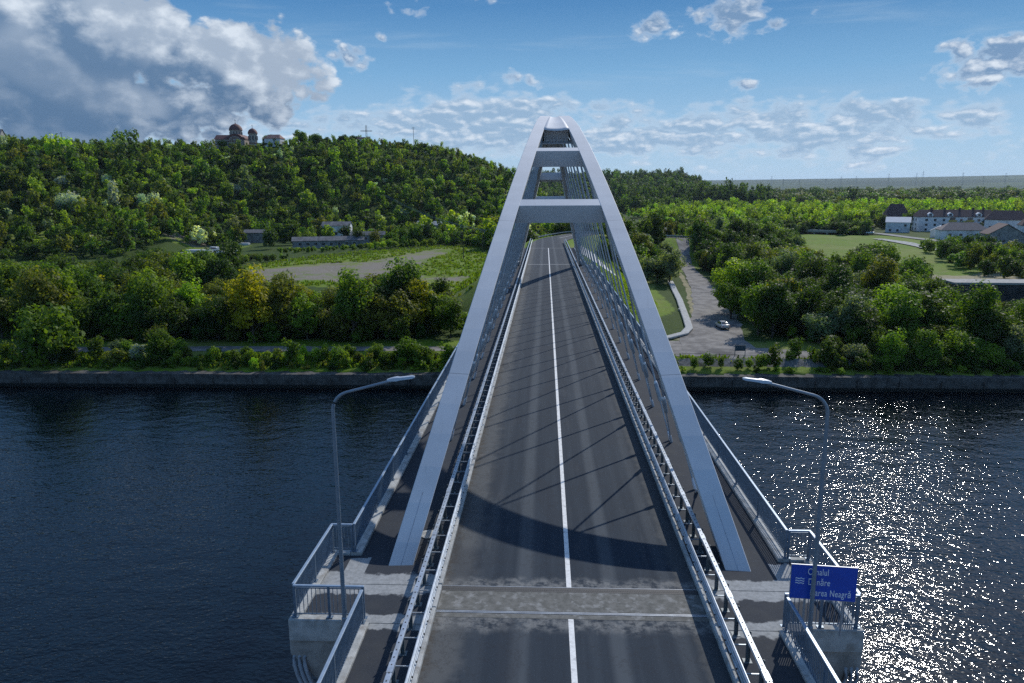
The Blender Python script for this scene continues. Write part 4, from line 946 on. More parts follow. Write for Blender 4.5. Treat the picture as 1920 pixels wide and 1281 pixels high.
# village at the right
def hp(px, D): return pxD(px, D)
wn = [(-18+5.2*k, 1.0+3.1*j, 1.5, 1.5, 'f') for k in range(8) for j in range(3) if not (k in (3, 5) and j < 3)]
x, y = hp(1797, 535); ap = gable('apartment_block', 'long white apartment block with brown mansard roof and ochre balconies', x, y, -15, R(-10), 47, 12, 10.2, 4.2, WALLW, TILE, wins=wn+[(-3, 1+3.1*j, 1.6, 1.6, 'l') for j in range(3)]+[(3, 1+3.1*j, 1.6, 1.6, 'l') for j in range(3)], hip=2.5)
for k in (-2.4, 8.0):
    for j in range(3):
        bb = MB().box(k-2.2, k+2.2, -7.3, -6.0, .7+3.1*j, 1.8+3.1*j).build('balcony', OCHRE if (j == 2) else WALLW, ap); MB().box(k-1.6, k+1.6, -6.06, -6.02, 1.9+3.1*j, 3.3+3.1*j).build('balcony_door', WIN, bb)
ap.scale = (.92, .92, .92)
for k in (-14, -6, 3, 11, 17): MB().box(k-.5, k+.5, -1.2, .2, 13.4, 15.9).build('chimney', TILE, ap)
for k in (-16, -4, 13):
    dd = MB().prism([(-1.6, 10.4), (1.6, 10.4), (1.6, 11.8), (0, 12.9), (-1.6, 11.8)], 'y', -6.3, -2.0); dd.v = [(a+k, b, c_) for a, b, c_ in dd.v]; dn_ = dd.build('dormer', WALLW, ap); MB().box(k-.8, k+.8, -6.36, -6.31, 10.7, 12.0).build('pane', WIN, dn_)
x, y = hp(1693, 512); gable('pale_roof_house', 'house with a bright sheet roof left of the apartment block', x, y, -15, R(-25), 13, 9, 6.5, 2.8, WALLW, PALER, wins=[(-4, 1, 1.3, 1.3, 'f'), (0, 1, 1.3, 1.3, 'f'), (4, 4, 1.3, 1.3, 'f')])
x, y = hp(1687, 560); gable('steep_roof_house', 'dark brown steep roofed house rising behind the pale roofed house', x, y, -15, R(-10), 15, 11, 8, 8, CRM, TILE, wins=[(-4, 4.5, 1.3, 1.3, 'f'), (3, 4.5, 1.3, 1.3, 'f')], hip=4)
x, y = hp(1816, 455); gable('hipped_roof_house', 'low house with a light brown hipped roof in front of the apartments', x, y, -15, R(-12), 22, 11, 5.6, 3.4, WALLW, mat('light_brown_tiles', (.17,.14,.13), (.23,.19,.18), 2, .8), wins=[(-7, 2.4, 1.4, 1.3, 'f'), (-2, 2.4, 1.4, 1.3, 'f'), (5, 2.4, 1.4, 1.3, 'f')], hip=5)
x, y = hp(1773, 470); gable('small_gable_house', 'small white gabled house left of the hipped brown roof', x, y, -15, R(60), 9, 8, 4.2, 2.2, WALLW, PALER, wins=[(0, 1.5, 1.2, 1.2, 'f')])
x, y = hp(1897, 500); gable('two_storey_house', 'white two storey house with brown hipped roof at the right end of the village', x, y, -15, R(-30), 20, 13, 9.5, 4.6, WALLW, TILE, wins=[(-7+4.6*k, 1+3.4*j, 1.4, 1.5, 'f') for k in range(4) for j in range(2)]+[(-3, 4.5, 1.4, 1.5, 'l')], hip=4)
x, y = hp(1893, 425); gable('dark_gable_house', 'grey house with a wide dark brown gable facing the canal', x, y, -15, R(75), 14, 15, 5.6, 4.6, WALLG, TILE, wins=[(-3, 2, 1.3, 1.3, 'f'), (1, 2, 1.3, 1.3, 'l'), (-4, 2, 1.3, 1.3, 'l')])
x, y = hp(1960, 470); gable('edge_house', 'white house cut off by the right edge of the view', x, y, -15, R(-20), 16, 11, 8, 4, WALLW, TILE, hip=3, wins=[(-5, 1.2, 1.3, 1.4, 'f'), (0, 1.2, 1.3, 1.4, 'f')])
x, y = hp(1842, 560); gable('grey_hall', 'pale grey hall showing behind the right end of the apartment block', x, y, -15, R(-10), 14, 10, 9, 2, WALLW, PALER)
# village road with a small bridge, cars, bus shelter
VR = [hp(1420, 505), hp(1508, 482), hp(1600, 478), hp(1660, 482), hp(1730, 452), hp(1800, 430), hp(1900, 405)]
PROAD = mat('pale_road', (.20,.20,.20), (.28,.28,.27), .6, .9)
ribbon('village_road', VR, 6.5, PROAD, z=[-12.6, -12.4, -12.6, -14.0, -14.4, -14.5, -14.5], up=.1)
vb = thing('road_bridge', 'low concrete road bridge over the ditch at the edge of the bright wood', 'bridge')
a, b = np.array(hp(1505, 481)), np.array(hp(1602, 476)); ang = math.atan2(b[1]-a[1], b[0]-a[0]); Lb = np.linalg.norm(b-a); vb.location = (a[0], a[1], -15); vb.rotation_euler = (0, 0, ang)
MB().box(0, Lb, -3.8, 3.8, 1.5, 2.35).build('deck', CONC, vb); MB().box(0, Lb, -3.95, -3.7, 2.35, 2.9).build('parapet', CONCW, vb)
for k in range(4): MB().box(Lb*(k+.3)/4, Lb*(k+.3)/4+1, -3.2, 3.2, -1.5, 1.5).build('pier', CONC, vb)
def smallcar(px, D, rz, label, m_):
    x, y = hp(px, D); c_ = thing('parked_car', label, 'car', (x, y, -14.0+.2), rz, 'cars on the village road')
    mb = MB(); loft(secs, mb, fb); mb.build('body', m_, c_, True); mb = MB(); loft([(-1.62,.74,.98,1.02),(-1.05,.66,.98,1.40),(.35,.65,.98,1.42),(1.15,.74,.96,1.0)], mb, lambda y, w_, z0, z1: [(-.80, y, z0), (.80, y, z0), (w_, y, z1-.04), (w_*.85, y, z1), (-w_*.85, y, z1), (-w_, y, z1-.04)]); mb.build('cabin', GLASS, c_, True)
    for sx in (-1, 1):
        for yy in (-1.35, 1.4): MB().tube([(sx*.72, yy, .32), (sx*.90, yy, .32)], .32, 12).build('wheel', TYRE, c_, True)
smallcar(1622, 477, R(75), 'dark car leftmost of those before the village shelter', mat('car_dark_paint', (.05,.05,.06), rough=.3)); smallcar(1641, 476, R(80), 'white car on the village road just right of the dark car', VW)
bsx, bsy = hp(1632, 492); sh = thing('village_shelter', 'dark flat roofed roadside shelter behind the parked cars', 'shelter', (bsx, bsy, -14.4), R(-10))
MB().box(-4.5, 4.5, -1.6, 1.6, 3.6, 3.9).build('roof', TILE, sh); MB().box(-4.3, 4.3, 1.2, 1.5, -.6, 3.6).build('wall', WALLG, sh)
for k in (-4.2, 0, 4.2): MB().box(k-.1, k+.1, -1.5, -1.3, -.6, 3.6).build('post', DARKG, sh)
# stepped concrete bank behind the meadow
RVP = [hp(1655, 440), hp(1700, 418), hp(1745, 392), hp(1768, 372)]
Xs = []; 
ribbon('paved_bank', RVP, [5, 7, 5], mat('pale_bank_paving', (.30,.30,.29), (.42,.42,.40), .8, .9, c3=(.08,.11,.05), s3=.5), up=.35)
# straw field, meadow track and yard ground are painted in the ground sheet; distant masts on the horizon
TOWER = mat('distant_mast', (.16,.19,.22), rough=.8)
pyl = [(1295, 2300, 30), (1448, 3600, 62), (1470, 3700, 48), (1578, 3600, 56), (1607, 3700, 56), (1667, 3700, 66), (1719, 3700, 66), (1731, 3500, 75), (1806, 3700, 66), (1886, 3600, 62), (1141, 1500, 15), (1500, 4200, 40), (1550, 4400, 40), (1845, 4300, 45)]
nms = ['first', 'second', 'third', 'fourth', 'fifth', 'sixth', 'seventh', 'eighth', 'ninth', 'tenth', 'eleventh', 'twelfth', 'thirteenth', 'fourteenth']
for k, i in enumerate(sorted(range(len(pyl)), key=lambda i: pyl[i][0])):
    px, D, h = pyl[i]; x, y, z = place(px, D); p_ = thing('power_pylon', '%s thin pylon from the left along the horizon right of the bridge' % nms[k], 'pylon', (x, y, z-2), group='pylons on the horizon')
    mb = MB(); b_ = h*.05; 
    for sx in (-1, 1):
        for sy in (-1, 1): mb.tube([(sx*b_, sy*b_, 0), (sx*.3, sy*.3, h)], .15, 4)
    for j in range(6): zz = h*(.1+.14*j); w_ = b_*(1-zz/h)+.4; mb.box(-w_, w_, -.2, .2, zz, zz+.2)
    mb.build('mast', TOWER, p_)
    mb = MB(); mb.box(-h*.13, h*.13, -.3, .3, h*.78, h*.78+.5).box(-h*.09, h*.09, -.3, .3, h*.92, h*.92+.5); mb.build('crossarm', TOWER, p_)
# ------------------------------------------------------------------ vegetation
def crown_quads(rng, nclump, nleaf, leaf, flat=1.0, inner=.15, upright=0):
    """unit crown (radius 1, height 2*flat, centred at z=flat): leaf clumps spread through the volume"""
    C_, N_, S_, B_ = [], [], [], []
    for k in range(nclump):
        while True:
            p = rng.uniform(-1, 1, 3)
            if np.linalg.norm(p) < 1 and (np.linalg.norm(p) > .45 or rng.random() < .15): break
        p = p*np.array([.74, .74, .74]); rc = rng.uniform(.24, .42)*(1.0 if p[2] > -.2 else .85)
        d = rng.normal(size=(nleaf, 3)); d /= np.linalg.norm(d, axis=1)[:, None]; d[:, 2] = d[:, 2]*.9+.18
        rad = rc*rng.uniform(.60, 1.0, (nleaf, 1)); c_ = p+d*rad
        nrm = d + rng.normal(size=(nleaf, 3))*.42 + np.array([0, 0, .25]); nrm /= np.linalg.norm(nrm, axis=1)[:, None]
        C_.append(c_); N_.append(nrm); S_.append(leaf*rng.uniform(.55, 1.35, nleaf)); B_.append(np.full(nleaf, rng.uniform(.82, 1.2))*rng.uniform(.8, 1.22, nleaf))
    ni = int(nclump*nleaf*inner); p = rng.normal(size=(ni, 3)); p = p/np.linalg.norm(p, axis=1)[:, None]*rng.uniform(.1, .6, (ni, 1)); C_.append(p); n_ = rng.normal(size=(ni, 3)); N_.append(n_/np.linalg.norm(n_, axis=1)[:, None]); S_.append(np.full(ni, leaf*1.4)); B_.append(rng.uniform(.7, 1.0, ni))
    c_ = np.concatenate(C_); n_ = np.concatenate(N_); s_ = np.concatenate(S_); b_ = np.concatenate(B_)
    c_[:, 2] = c_[:, 2]*flat + flat*.92
    a = np.cross(n_, rng.normal(size=c_.shape)); a /= np.linalg.norm(a, axis=1)[:, None]; q = np.cross(n_, a)
    asp = rng.uniform(.55, .95, (len(c_), 1)); s_ = s_[:, None]
    j = lambda: 1+rng.uniform(-.35, .35, (len(c_), 1)); bend = n_*s_*rng.uniform(-.25, .25, (len(c_), 1))
    V_ = np.stack([c_+a*s_*j(), c_+q*s_*asp*j()+bend, c_-a*s_*j(), c_-q*s_*asp*j()+bend], 1)
    return V_, b_
def quads_mesh(name, V_, col, m_):
    n = V_.shape[0]; me = bpy.data.meshes.new(name); me.vertices.add(n*4); me.vertices.foreach_set('co', V_.astype('f').ravel())
    me.loops.add(n*4); me.loops.foreach_set('vertex_index', np.arange(n*4, dtype='i')); me.polygons.add(n); me.polygons.foreach_set('loop_start', np.arange(0, n*4, 4, dtype='i')); me.update(calc_edges=True)
    ca = me.color_attributes.new('tint', 'FLOAT_COLOR', 'POINT'); cc = np.ones((n, 4, 4), 'f'); cc[:, :, :3] = col[:, None, :]; ca.data.foreach_set('color', cc.ravel())
    me.materials.append(m_); return me
def warm(b_): 
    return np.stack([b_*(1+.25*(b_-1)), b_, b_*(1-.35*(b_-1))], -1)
rng = np.random.default_rng(5)
HI = []
for k in range(7):
    fl = [1.0, 1.15, .85, 1.3, .95, 1.05, .8][k]; V_, b_ = crown_quads(rng, 28+k % 3*6, 105, .056, fl)
    tr_ = MB(); tr_.tube([(0, 0, -.55*fl), (.02, .01, 0), (-.02, .03, .5*fl), (.03, 0, 1.1*fl)], [.055, .045, .032, .015], 8)
    for j in range(7):
        a = rng.uniform(0, 6.28); z0 = rng.uniform(0, .6)*fl; tr_.tube([(0, 0, z0), (.3*math.cos(a), .3*math.sin(a), z0+.25*fl), (.62*math.cos(a), .62*math.sin(a), z0+.5*fl)], [.025, .016, .007], 6)
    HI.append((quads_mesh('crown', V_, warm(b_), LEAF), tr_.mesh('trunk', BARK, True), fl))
LO = [crown_quads(rng, (12, 8, 14, 7, 10, 9, 16)[k], (30, 44, 26, 50, 34, 40, 22)[k], .125, [1.0, 1.35, .85, 1.6, .70, 1.1, .6][k], .12) for k in range(7)]
MIDQ = [crown_quads(rng, 20, 60, .080, [1.0, 1.2, .85, 1.1, .8][k], .12) for k in range(5)]
COLS = dict(dark=(.050,.088,.018), mid=(.092,.155,.022), fresh=(.145,.225,.026), bright=(.230,.340,.030), yellow=(.270,.270,.018), olive=(.115,.138,.026), grey=(.150,.190,.105), silver=(.42,.48,.42), brownish=(.10,.08,.04))
DIR_ = np.array(P_dirt, float)
def dist_poly(x, y, P):
    b = np.full(np.shape(x), 1e9)
    for i in range(len(P)-1):
        ax, ay = P[i]; bx, by = P[i+1]; L2 = (bx-ax)**2+(by-ay)**2; u = np.clip(((x-ax)*(bx-ax)+(y-ay)*(by-ay))/L2, 0, 1)
        b = np.minimum(b, np.hypot(x-ax-u*(bx-ax), y-ay-u*(by-ay)))
    return b
def scatter(poly, sp_, rng_):
    P = np.array(poly, float); x0, y0 = P.min(0); x1, y1 = P.max(0); X_, Y_ = np.meshgrid(np.arange(x0, x1, sp_), np.arange(y0, y1, sp_*.9)); X_[1::2] += sp_/2
    X_ = (X_+rng_.uniform(-.42, .42, X_.shape)*sp_).ravel(); Y_ = (Y_+rng_.uniform(-.42, .42, Y_.shape)*sp_).ravel(); k = inpoly(X_, Y_, poly); return X_[k], Y_[k]
TREES = []   # x, y, radius, colour key, region
def pick(rng_, names, w_): return names[rng_.choice(len(names), p=np.array(w_)/sum(w_))]
def add(X_, Y_, r0, r1, names, w_, region, rng_, clump=None):
    for x, y in zip(X_, Y_):
        c_ = pick(rng_, names, w_)
        if clump:
            nv = vnoise(x, y, clump[0], 9)
            if nv > .14: c_ = clump[1]
            elif nv < -.16: c_ = clump[2]
        TREES.append([x, y, rng_.uniform(r0, r1), c_, region])
g_ = np.random.default_rng(21)
pl = lambda *pts: [pxD(a, b) for a, b in pts]
# A: left riverside
X_, Y_ = scatter([(-170, 98.6), (-64, 98.6), (-66, 104.5), (-170, 104)], 3.8, g_); add(X_, Y_, 2.4, 3.8, ['dark', 'mid', 'olive', 'grey'], [4, 3, 3, 1.2], 'left riverside bank', g_)
TREES.append([-68.5, 102.0, 4.1, 'fresh', 'left riverside bank']); TREES.append([-72.0, 101.5, 3.6, 'silver', 'left riverside bank'])
X_, Y_ = scatter([(-65, 98.4), (-12, 98.4), (-12, 103.5), (-65, 103.2)], 2.5, g_); add(X_, Y_, .9, 1.5, ['fresh', 'mid', 'bright', 'olive'], [4, 3, 1, 1], 'left quay bushes', g_)
for a, b, r_ in ((-44, 99.5, 2.0), (-24.5, 101, 2.6), (-22, 100, 2.2), (-28, 99, 1.7), (-36, 99, 1.7), (-17, 99, 2.0)): TREES.append([a, b, r_, 'mid', 'left quay bushes'])
# B: left thicket
X_, Y_ = scatter([(-190, 113), (-24, 114), (-21, 124), (-22, 140), (-60, 147), (-76, 160), (-90, 185), (-108, 205), (-122, 262), (-260, 262), (-260, 113)], 4.9, g_)
k = (dist_poly(X_, Y_, [(-150, 106), (-12, 108.5)]) > 5); add(X_[k], Y_[k], 3.6, 5.4, ['dark', 'mid', 'olive', 'fresh', 'yellow'], [4, 4, 2, 2, 1], 'left bank thicket', g_, (22, 'olive', 'dark'))
for px, D, r_, c_ in ((745, 150, 7.4, 'mid'), (708, 146, 5.5, 'dark'), (800, 148, 5.6, 'mid'), (455, 146, 5.2, 'yellow'), (420, 152, 5.0, 'yellow'), (500, 150, 4.6, 'yellow'), (50, 150, 6.4, 'mid'), (340, 160, 5, 'bright'), (560, 146, 4.6, 'fresh'), (650, 141, 4.8, 'mid'), (840, 143, 3.2, 'mid'), (868, 148, 2.4, 'fresh')):
    x, y = pxD(px, D); TREES.append([x, y, r_, c_, 'left bank thicket'])
# C: trees between meadow and yard, tall round trees
X_, Y_ = scatter([(-215, 262), (-135, 245), (-112, 272), (-104, 300), (-128, 318), (-205, 322)], 6.5, g_); add(X_, Y_, 2.8, 4.4, ['dark', 'mid', 'olive', 'grey'], [4, 3, 1, 1], 'grove before the pale yard', g_)
for px, D, r_, c_ in ((778, 375, 6.8, 'mid'), (800, 380, 5.2, 'dark'), (755, 385, 4.2, 'mid'), (820, 400, 4.6, 'mid'), (668, 372, 3.8, 'dark'), (700, 372, 4.4, 'olive'), (730, 378, 4.5, 'mid'), (575, 390, 4.6, 'fresh'), (545, 395, 5.0, 'dark'), (520, 395, 5.5, 'dark'), (500, 372, 5, 'dark'), (645, 404, 4.6, 'dark')):
    x, y = pxD(px, D); TREES.append([x, y, r_, c_, 'trees round the old sheds'])
X_, Y_ = scatter([(-118, 296), (-60, 335), (-38, 352), (-25, 352), (-24, 420), (-60, 420), (-92, 345), (-128, 322)], 4.2, g_); add(X_, Y_, 1.4, 2.3, ['fresh', 'mid', 'bright'], [4, 3, 1.5], 'vine covered bushes', g_)
X_, Y_ = scatter([(-260, 320), (-190, 318), (-190, 330), (-260, 335)], 5, g_); add(X_, Y_, 1.5, 2.6, ['fresh', 'mid', 'bright'], [3, 3, 1], 'vine covered bushes', g_)
X_, Y_ = scatter([(-32, 330), (-5, 250), (2, 250), (2, 420), (-32, 420)], 5.5, g_); add(X_, Y_, 2.4, 4.2, ['fresh', 'mid', 'dark'], [3, 3, 2], 'trees round the old sheds', g_)
# E: trees between the embankment and the dirt road; trees beyond the bend
X_, Y_ = scatter([(16, 200), (36, 196), (42, 232), (50, 290), (60, 360), (70, 430), (-2, 430), (-2, 255), (8, 240)], 5.6, g_)
d_, _ = dist_road(X_, Y_); dd = dist_poly(X_, Y_, DIR_); k = (d_ > 8.5) & (dd > np.where(Y_ > 215, 4.5, 6.5)); add(X_[k], Y_[k], 3.0, 4.8, ['dark', 'mid', 'olive', 'grey'], [4, 3, 2, 1], 'trees left of the dirt road', g_)
# F: right wood
X_, Y_ = scatter([(40, 110), (48, 104.5), (60, 105), (230, 105), (300, 230), (300, 470), (90, 470), (70, 400), (52, 240), (46, 180)], 5.2, g_)
dd = dist_poly(X_, Y_, DIR_); dp = np.hypot(X_-CAMP[0], Y_-CAMP[1])
cl = inpoly(X_, Y_, POLY['clearing']) | inpoly(X_, Y_, [(104, 150), (190, 140), (190, 200), (104, 200)]) | inpoly(X_, Y_, pl((1720, 330), (1990, 330), (1990, 560), (1640, 560), (1640, 400), (1700, 390))) | inpoly(X_, Y_, [(38, 102), (55, 102), (54, 110), (42, 121)])
k = (dd > np.where(Y_ > 215, 5.0, 8.0)) & ~cl; add(X_[k], Y_[k], 2.7, 4.7, ['dark', 'mid', 'fresh', 'olive', 'grey', 'bright', 'brownish'], [4, 5, 2, 2, 1.3, .6, .3], 'right bank wood', g_, (26, 'fresh', 'dark'))
for px, D, r_, c_ in ((1385, 176, 5.4, 'bright'), (1420, 186, 5.2, 'bright'), (1385, 168, 4.6, 'fresh'), (1545, 262, 5.0, 'dark'), (1665, 255, 7.6, 'mid'), (1640, 262, 6.2, 'dark'), (1480, 168, 5, 'yellow'), (1530, 164, 4.6, 'olive'), (1470, 232, 4.4, 'grey'), (1440, 152, 5.0, 'mid')):
    x, y = pxD(px, D); TREES.append([x, y, r_, c_, 'right bank wood'])
X_, Y_ = scatter([(45, 97.9), (230, 97.9), (230, 104.5), (46, 104.5)], 3.3, g_); add(X_, Y_, 1.9, 3.1, ['mid', 'fresh', 'dark', 'grey'], [4, 3, 2, 1], 'right riverside bank', g_)
X_, Y_ = scatter([(46, 97.5), (180, 97.5), (180, 101), (46, 101)], 2.0, g_); add(X_, Y_, .9, 1.5, ['mid', 'fresh', 'dark'], [4, 2, 3], 'bushes above the right quay', g_)
X_, Y_ = scatter([(15, 98.0), (45, 98.0), (45, 100.2), (15, 99.4)], 3.1, g_); add(X_, Y_, .8, 1.2, ['mid', 'fresh', 'dark'], [4, 3, 2], 'bushes on the right revetment', g_)
for a, b, r_ in ((35.2, 98.6, 1.5), (37.0, 98.8, 1.9), (24, 98.7, 1.1), (42, 103.5, 1.7), (40.5, 101.5, 1.1), (26.5, 99.4, 1.4)): TREES.append([a, b, r_, 'mid', 'bushes on the right revetment'])
# J: village trees
X_, Y_ = scatter(pl((1735, 385), (1800, 395), (1880, 385), (1990, 330), (1990, 250), (1880, 265), (1850, 285), (1800, 300), (1775, 330)), 8, g_); add(X_, Y_, 3.2, 4.8, ['dark', 'mid', 'olive'], [4, 4, 1], 'orchard before the village houses', g_)
X_, Y_ = scatter(pl((1610, 540), (1990, 520), (1990, 640), (1610, 640)), 9, g_); add(X_, Y_, 3.2, 5.0, ['dark', 'mid', 'olive'], [4, 4, 1], 'far', g_)
TREES.append([*pxD(1660, 500), 5.5, 'dark', 'orchard before the village houses']); TREES.append([*pxD(1725, 475), 4.0, 'dark', 'orchard before the village houses']); TREES.append([*pxD(1590, 470), 5, 'mid', 'far']); TREES.append([*pxD(1610, 505), 6, 'dark', 'far'])
T_ = TREES
# crowns are kept low where the photograph looks over them onto the meadow, the yard, the path and the field
def cap_height(t_):
    px = pxof(t_); D = Dof(t_); reg = t_[4]; r_ = t_[2]
    if reg == 'left bank thicket': tab = ([0,150,300,330,430,520,600,680,720,780,830,900], [492,500,510,545,528,532,548,532,497,497,540,590]) if D < 205 else ([0, 230, 260, 560], [489, 489, 470, 470])
    elif reg in ('grove before the pale yard',): tab = ([0, 230, 260, 560], [489, 489, 474, 474])
    elif reg == 'left riverside bank': tab = ([0, 200, 260, 330, 345], [638, 632, 616, 610, 670])
    elif reg == 'right bank wood' and D < 330: tab = ([1240,1290,1450,1500,1540,1600,1640,1700,1760,1800,1860,1930], [470,400,405,430,466,480,442,442,510,538,562,562])
    elif reg == 'vine covered bushes': tab = ([0, 560, 700, 720, 1000], [462, 462, 452, 440, 440])
    elif reg == 'orchard before the village houses': tab = ([1600, 1730, 1990], [445, 441, 436])
    else: return r_
    zt = CAMP[2]-D*(np.interp(px, *tab)-350-(960-px)*.0058)/1430*math.cos(math.atan((px-960)/1430)); mx_ = (zt-gz(t_[0], t_[1]))/2.3; return min(r_, mx_)
def Dof(t_): return math.hypot(t_[0]-CAMP[0], t_[1]-CAMP[1])
def pxof(t_): return 960+1430*math.tan(math.atan2(t_[0]-CAMP[0], t_[1]-CAMP[1])+R(2.556))
gf = np.random.default_rng(8)
X_, Y_ = scatter([(-190, 112), (-26, 112.5), (-21, 124), (-22, 138), (-60, 147), (-90, 185), (-122, 262), (-260, 262), (-260, 112)], 3.3, gf); add(X_, Y_, 1.3, 2.4, ['dark', 'mid', 'olive', 'fresh'], [4, 4, 2, 1], 'left bank thicket', gf)
X_, Y_ = scatter([(52, 105), (230, 105), (230, 140), (108, 152), (90, 200), (60, 200), (48, 150), (44, 118)], 3.6, gf); kq = (dist_poly(X_, Y_, DIR_) > 5.5) & ~inpoly(X_, Y_, [(38, 102), (55, 102), (54, 110), (42, 121)]); add(X_[kq], Y_[kq], 1.3, 2.4, ['dark', 'mid', 'olive', 'fresh'], [4, 4, 2, 1], 'right bank wood', gf)
X_, Y_ = scatter([(-240, 262), (-118, 240), (-104, 272), (-104, 300), (-128, 318), (-240, 322)], 4.0, gf); add(X_, Y_, 1.4, 2.4, ['dark', 'mid', 'olive', 'fresh'], [4, 4, 2, 1], 'grove before the pale yard', gf)
for t_ in TREES: t_[2] = cap_height(t_)
TREES = [t_ for t_ in TREES if t_[2] > .7]; T_ = TREES
def Dof(t_): return math.hypot(t_[0]-CAMP[0], t_[1]-CAMP[1])
def pxof(t_): return 960+1430*math.tan(math.atan2(t_[0]-CAMP[0], t_[1]-CAMP[1])+R(2.556))
T_ = [t_ for t_ in T_ if -40 < pxof(t_) < 1975 and t_[1] > 97]
# hidden behind the arch and the deck: keep, but not as individuals
big = [t_ for t_ in T_ if t_[4] != 'far']
def rank(t_):
    s_ = t_[2]/Dof(t_)
    return s_
big.sort(key=rank, reverse=True)
special = []
for px, D, r_, c_, lb in ((128, 430, 7.2, 'silver', 'large silvery willow standing out in the lower left of the hill'), (262, 450, 4.6, 'silver', 'smaller silvery tree on the hill right of the large silvery willow'), (143, 545, 4.0, 'silver', 'faint silver tree high on the left of the hill'),
      (440, 500, 4.6, 'silver', 'silver grey tree on the slope below the church'), (475, 560, 3.4, 'silver', 'small silver tree just below the church'), (20, 560, 5.5, 'silver', 'silver grey tree under the crest at the far left'),
      (425, 588, 4.4, 'mid', 'round tree hiding the left foot of the church'), (512, 596, 6, 'mid', 'spreading tree around the red roofed crest house'), (570, 598, 7.0, 'fresh', 'broad light green trees on the crest right of the church'), (598, 600, 6.2, 'mid', 'dense tree on the crest between church and cross'),
      (650, 600, 5.4, 'dark', 'dark flat topped pine just left of the metal cross'), (670, 601, 4.6, 'dark', 'dark pine almost touching the metal cross'), (612, 600, 3.0, 'mid', 'small lone tree on the crest between the two dense trees'), (797, 600, 4.6, 'dark', 'airy round tree right of the tallest crest pole'),
      (755, 600, 4.0, 'dark', 'airy dark tree left of the tallest crest pole'), (832, 600, 3.6, 'mid', 'pointed tree near the right end of the crest'), (957, 585, 3.4, 'dark', 'thin dark tree at the edge of the hill beside the arch')):
    x, y = pxD(px, D); special.append((x, y, r_, c_, lb))
NI = 283
ind = [t_ for t_ in big[:NI]]; rest = big[NI:] + [t_ for t_ in T_ if t_[4] == 'far']
def ordn(n): return '%d%s' % (n, 'th' if 10 <= n % 100 <= 20 else {1: 'st', 2: 'nd', 3: 'rd'}.get(n % 10, 'th'))
CN = dict(dark='dark green', mid='mid green', fresh='fresh green', bright='lime green', yellow='yellow green', olive='olive green', grey='grey green', silver='silvery', brownish='brownish')
RN = {'left riverside bank': ('on the left quay edge', 'trees on the left riverside bank'), 'left quay bushes': ('on top of the left quay wall', 'bushes on the left quay'), 'left bank thicket': ('behind the left towpath', 'trees of the left bank thicket'),
      'grove before the pale yard': ('before the pale yard', 'trees before the yard'), 'trees round the old sheds': ('round the old sheds', 'trees round the old sheds'), 'vine covered bushes': ('below the old sheds', 'bushes below the sheds'),
      'trees left of the dirt road': ('between embankment and dirt road', 'trees left of the dirt road'), 'right bank wood': ('right of the dirt road', 'trees of the right bank wood'), 'right riverside bank': ('above the right quay', 'trees on the right riverside bank'),
      'bushes on the right revetment': ('on the right stone revetment', 'bushes on the right revetment'), 'bushes above the right quay': ('on top of the right quay', 'bushes on top of the right quay'), 'orchard before the village houses': ('before the village houses', 'trees before the village')}
def make_tree(x, y, r_, ck, label, cat, group, nm_, k, rnd):
    me, tm, fl = HI[k % 7]; z = gz(x, y); low = r_ < 2.0
    root = thing(nm_, label, cat, (x, y, z), rnd.uniform(0, 6.28), group)
    zs = r_*rnd.uniform(.9, 1.15)*(.8 if low else 1.0); lift = (-.15 if low or y < 105 else .22)*zs*fl
    c_ = ob('crown', me, root, (0, 0, lift)); c_.scale = (r_, r_*rnd.uniform(.88, 1.12), zs)
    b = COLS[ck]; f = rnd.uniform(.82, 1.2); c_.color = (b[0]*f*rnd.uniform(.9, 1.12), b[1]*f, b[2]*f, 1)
    if not low: t2 = ob('trunk', tm, root, (0, 0, lift)); t2.scale = (r_, r_, zs)
    return root
rnd = random.Random(3); byreg = {}
for t_ in ind: byreg.setdefault(t_[4], []).append(t_)
kk = 0
for reg, L_ in byreg.items():
    where, grp = RN[reg]; L_.sort(key=Dof); nrow = max(1, round(len(L_)/22)); per = math.ceil(len(L_)/nrow)
    for r_i in range(nrow):
        row = sorted(L_[r_i*per:(r_i+1)*per], key=pxof); rown = ['front', 'second', 'third', 'fourth', 'fifth', 'sixth', 'seventh', 'eighth'][r_i]
        for j, t_ in enumerate(row):
            bush = t_[2] < 2.0; w_ = 'bush' if bush else 'tree'
            rt_ = ', %s row,' % rown if nrow > 1 else ''
            make_tree(t_[0], t_[1], t_[2], t_[3], '%s %s, %s from left%s %s' % (CN[t_[3]], w_, ordn(j+1), rt_, where), w_, grp, 'bush' if bush else 'broadleaf_tree', kk, rnd); kk += 1
for i, (x, y, r_, ck, lb) in enumerate(special):
    make_tree(x, y, r_*(.85 if i > 5 else 1.0), ck, lb, 'tree', None, 'pine_tree' if 'pine' in lb else 'broadleaf_tree', (2, 6, 2, 6, 2, 6, 2)[i % 7], rnd)
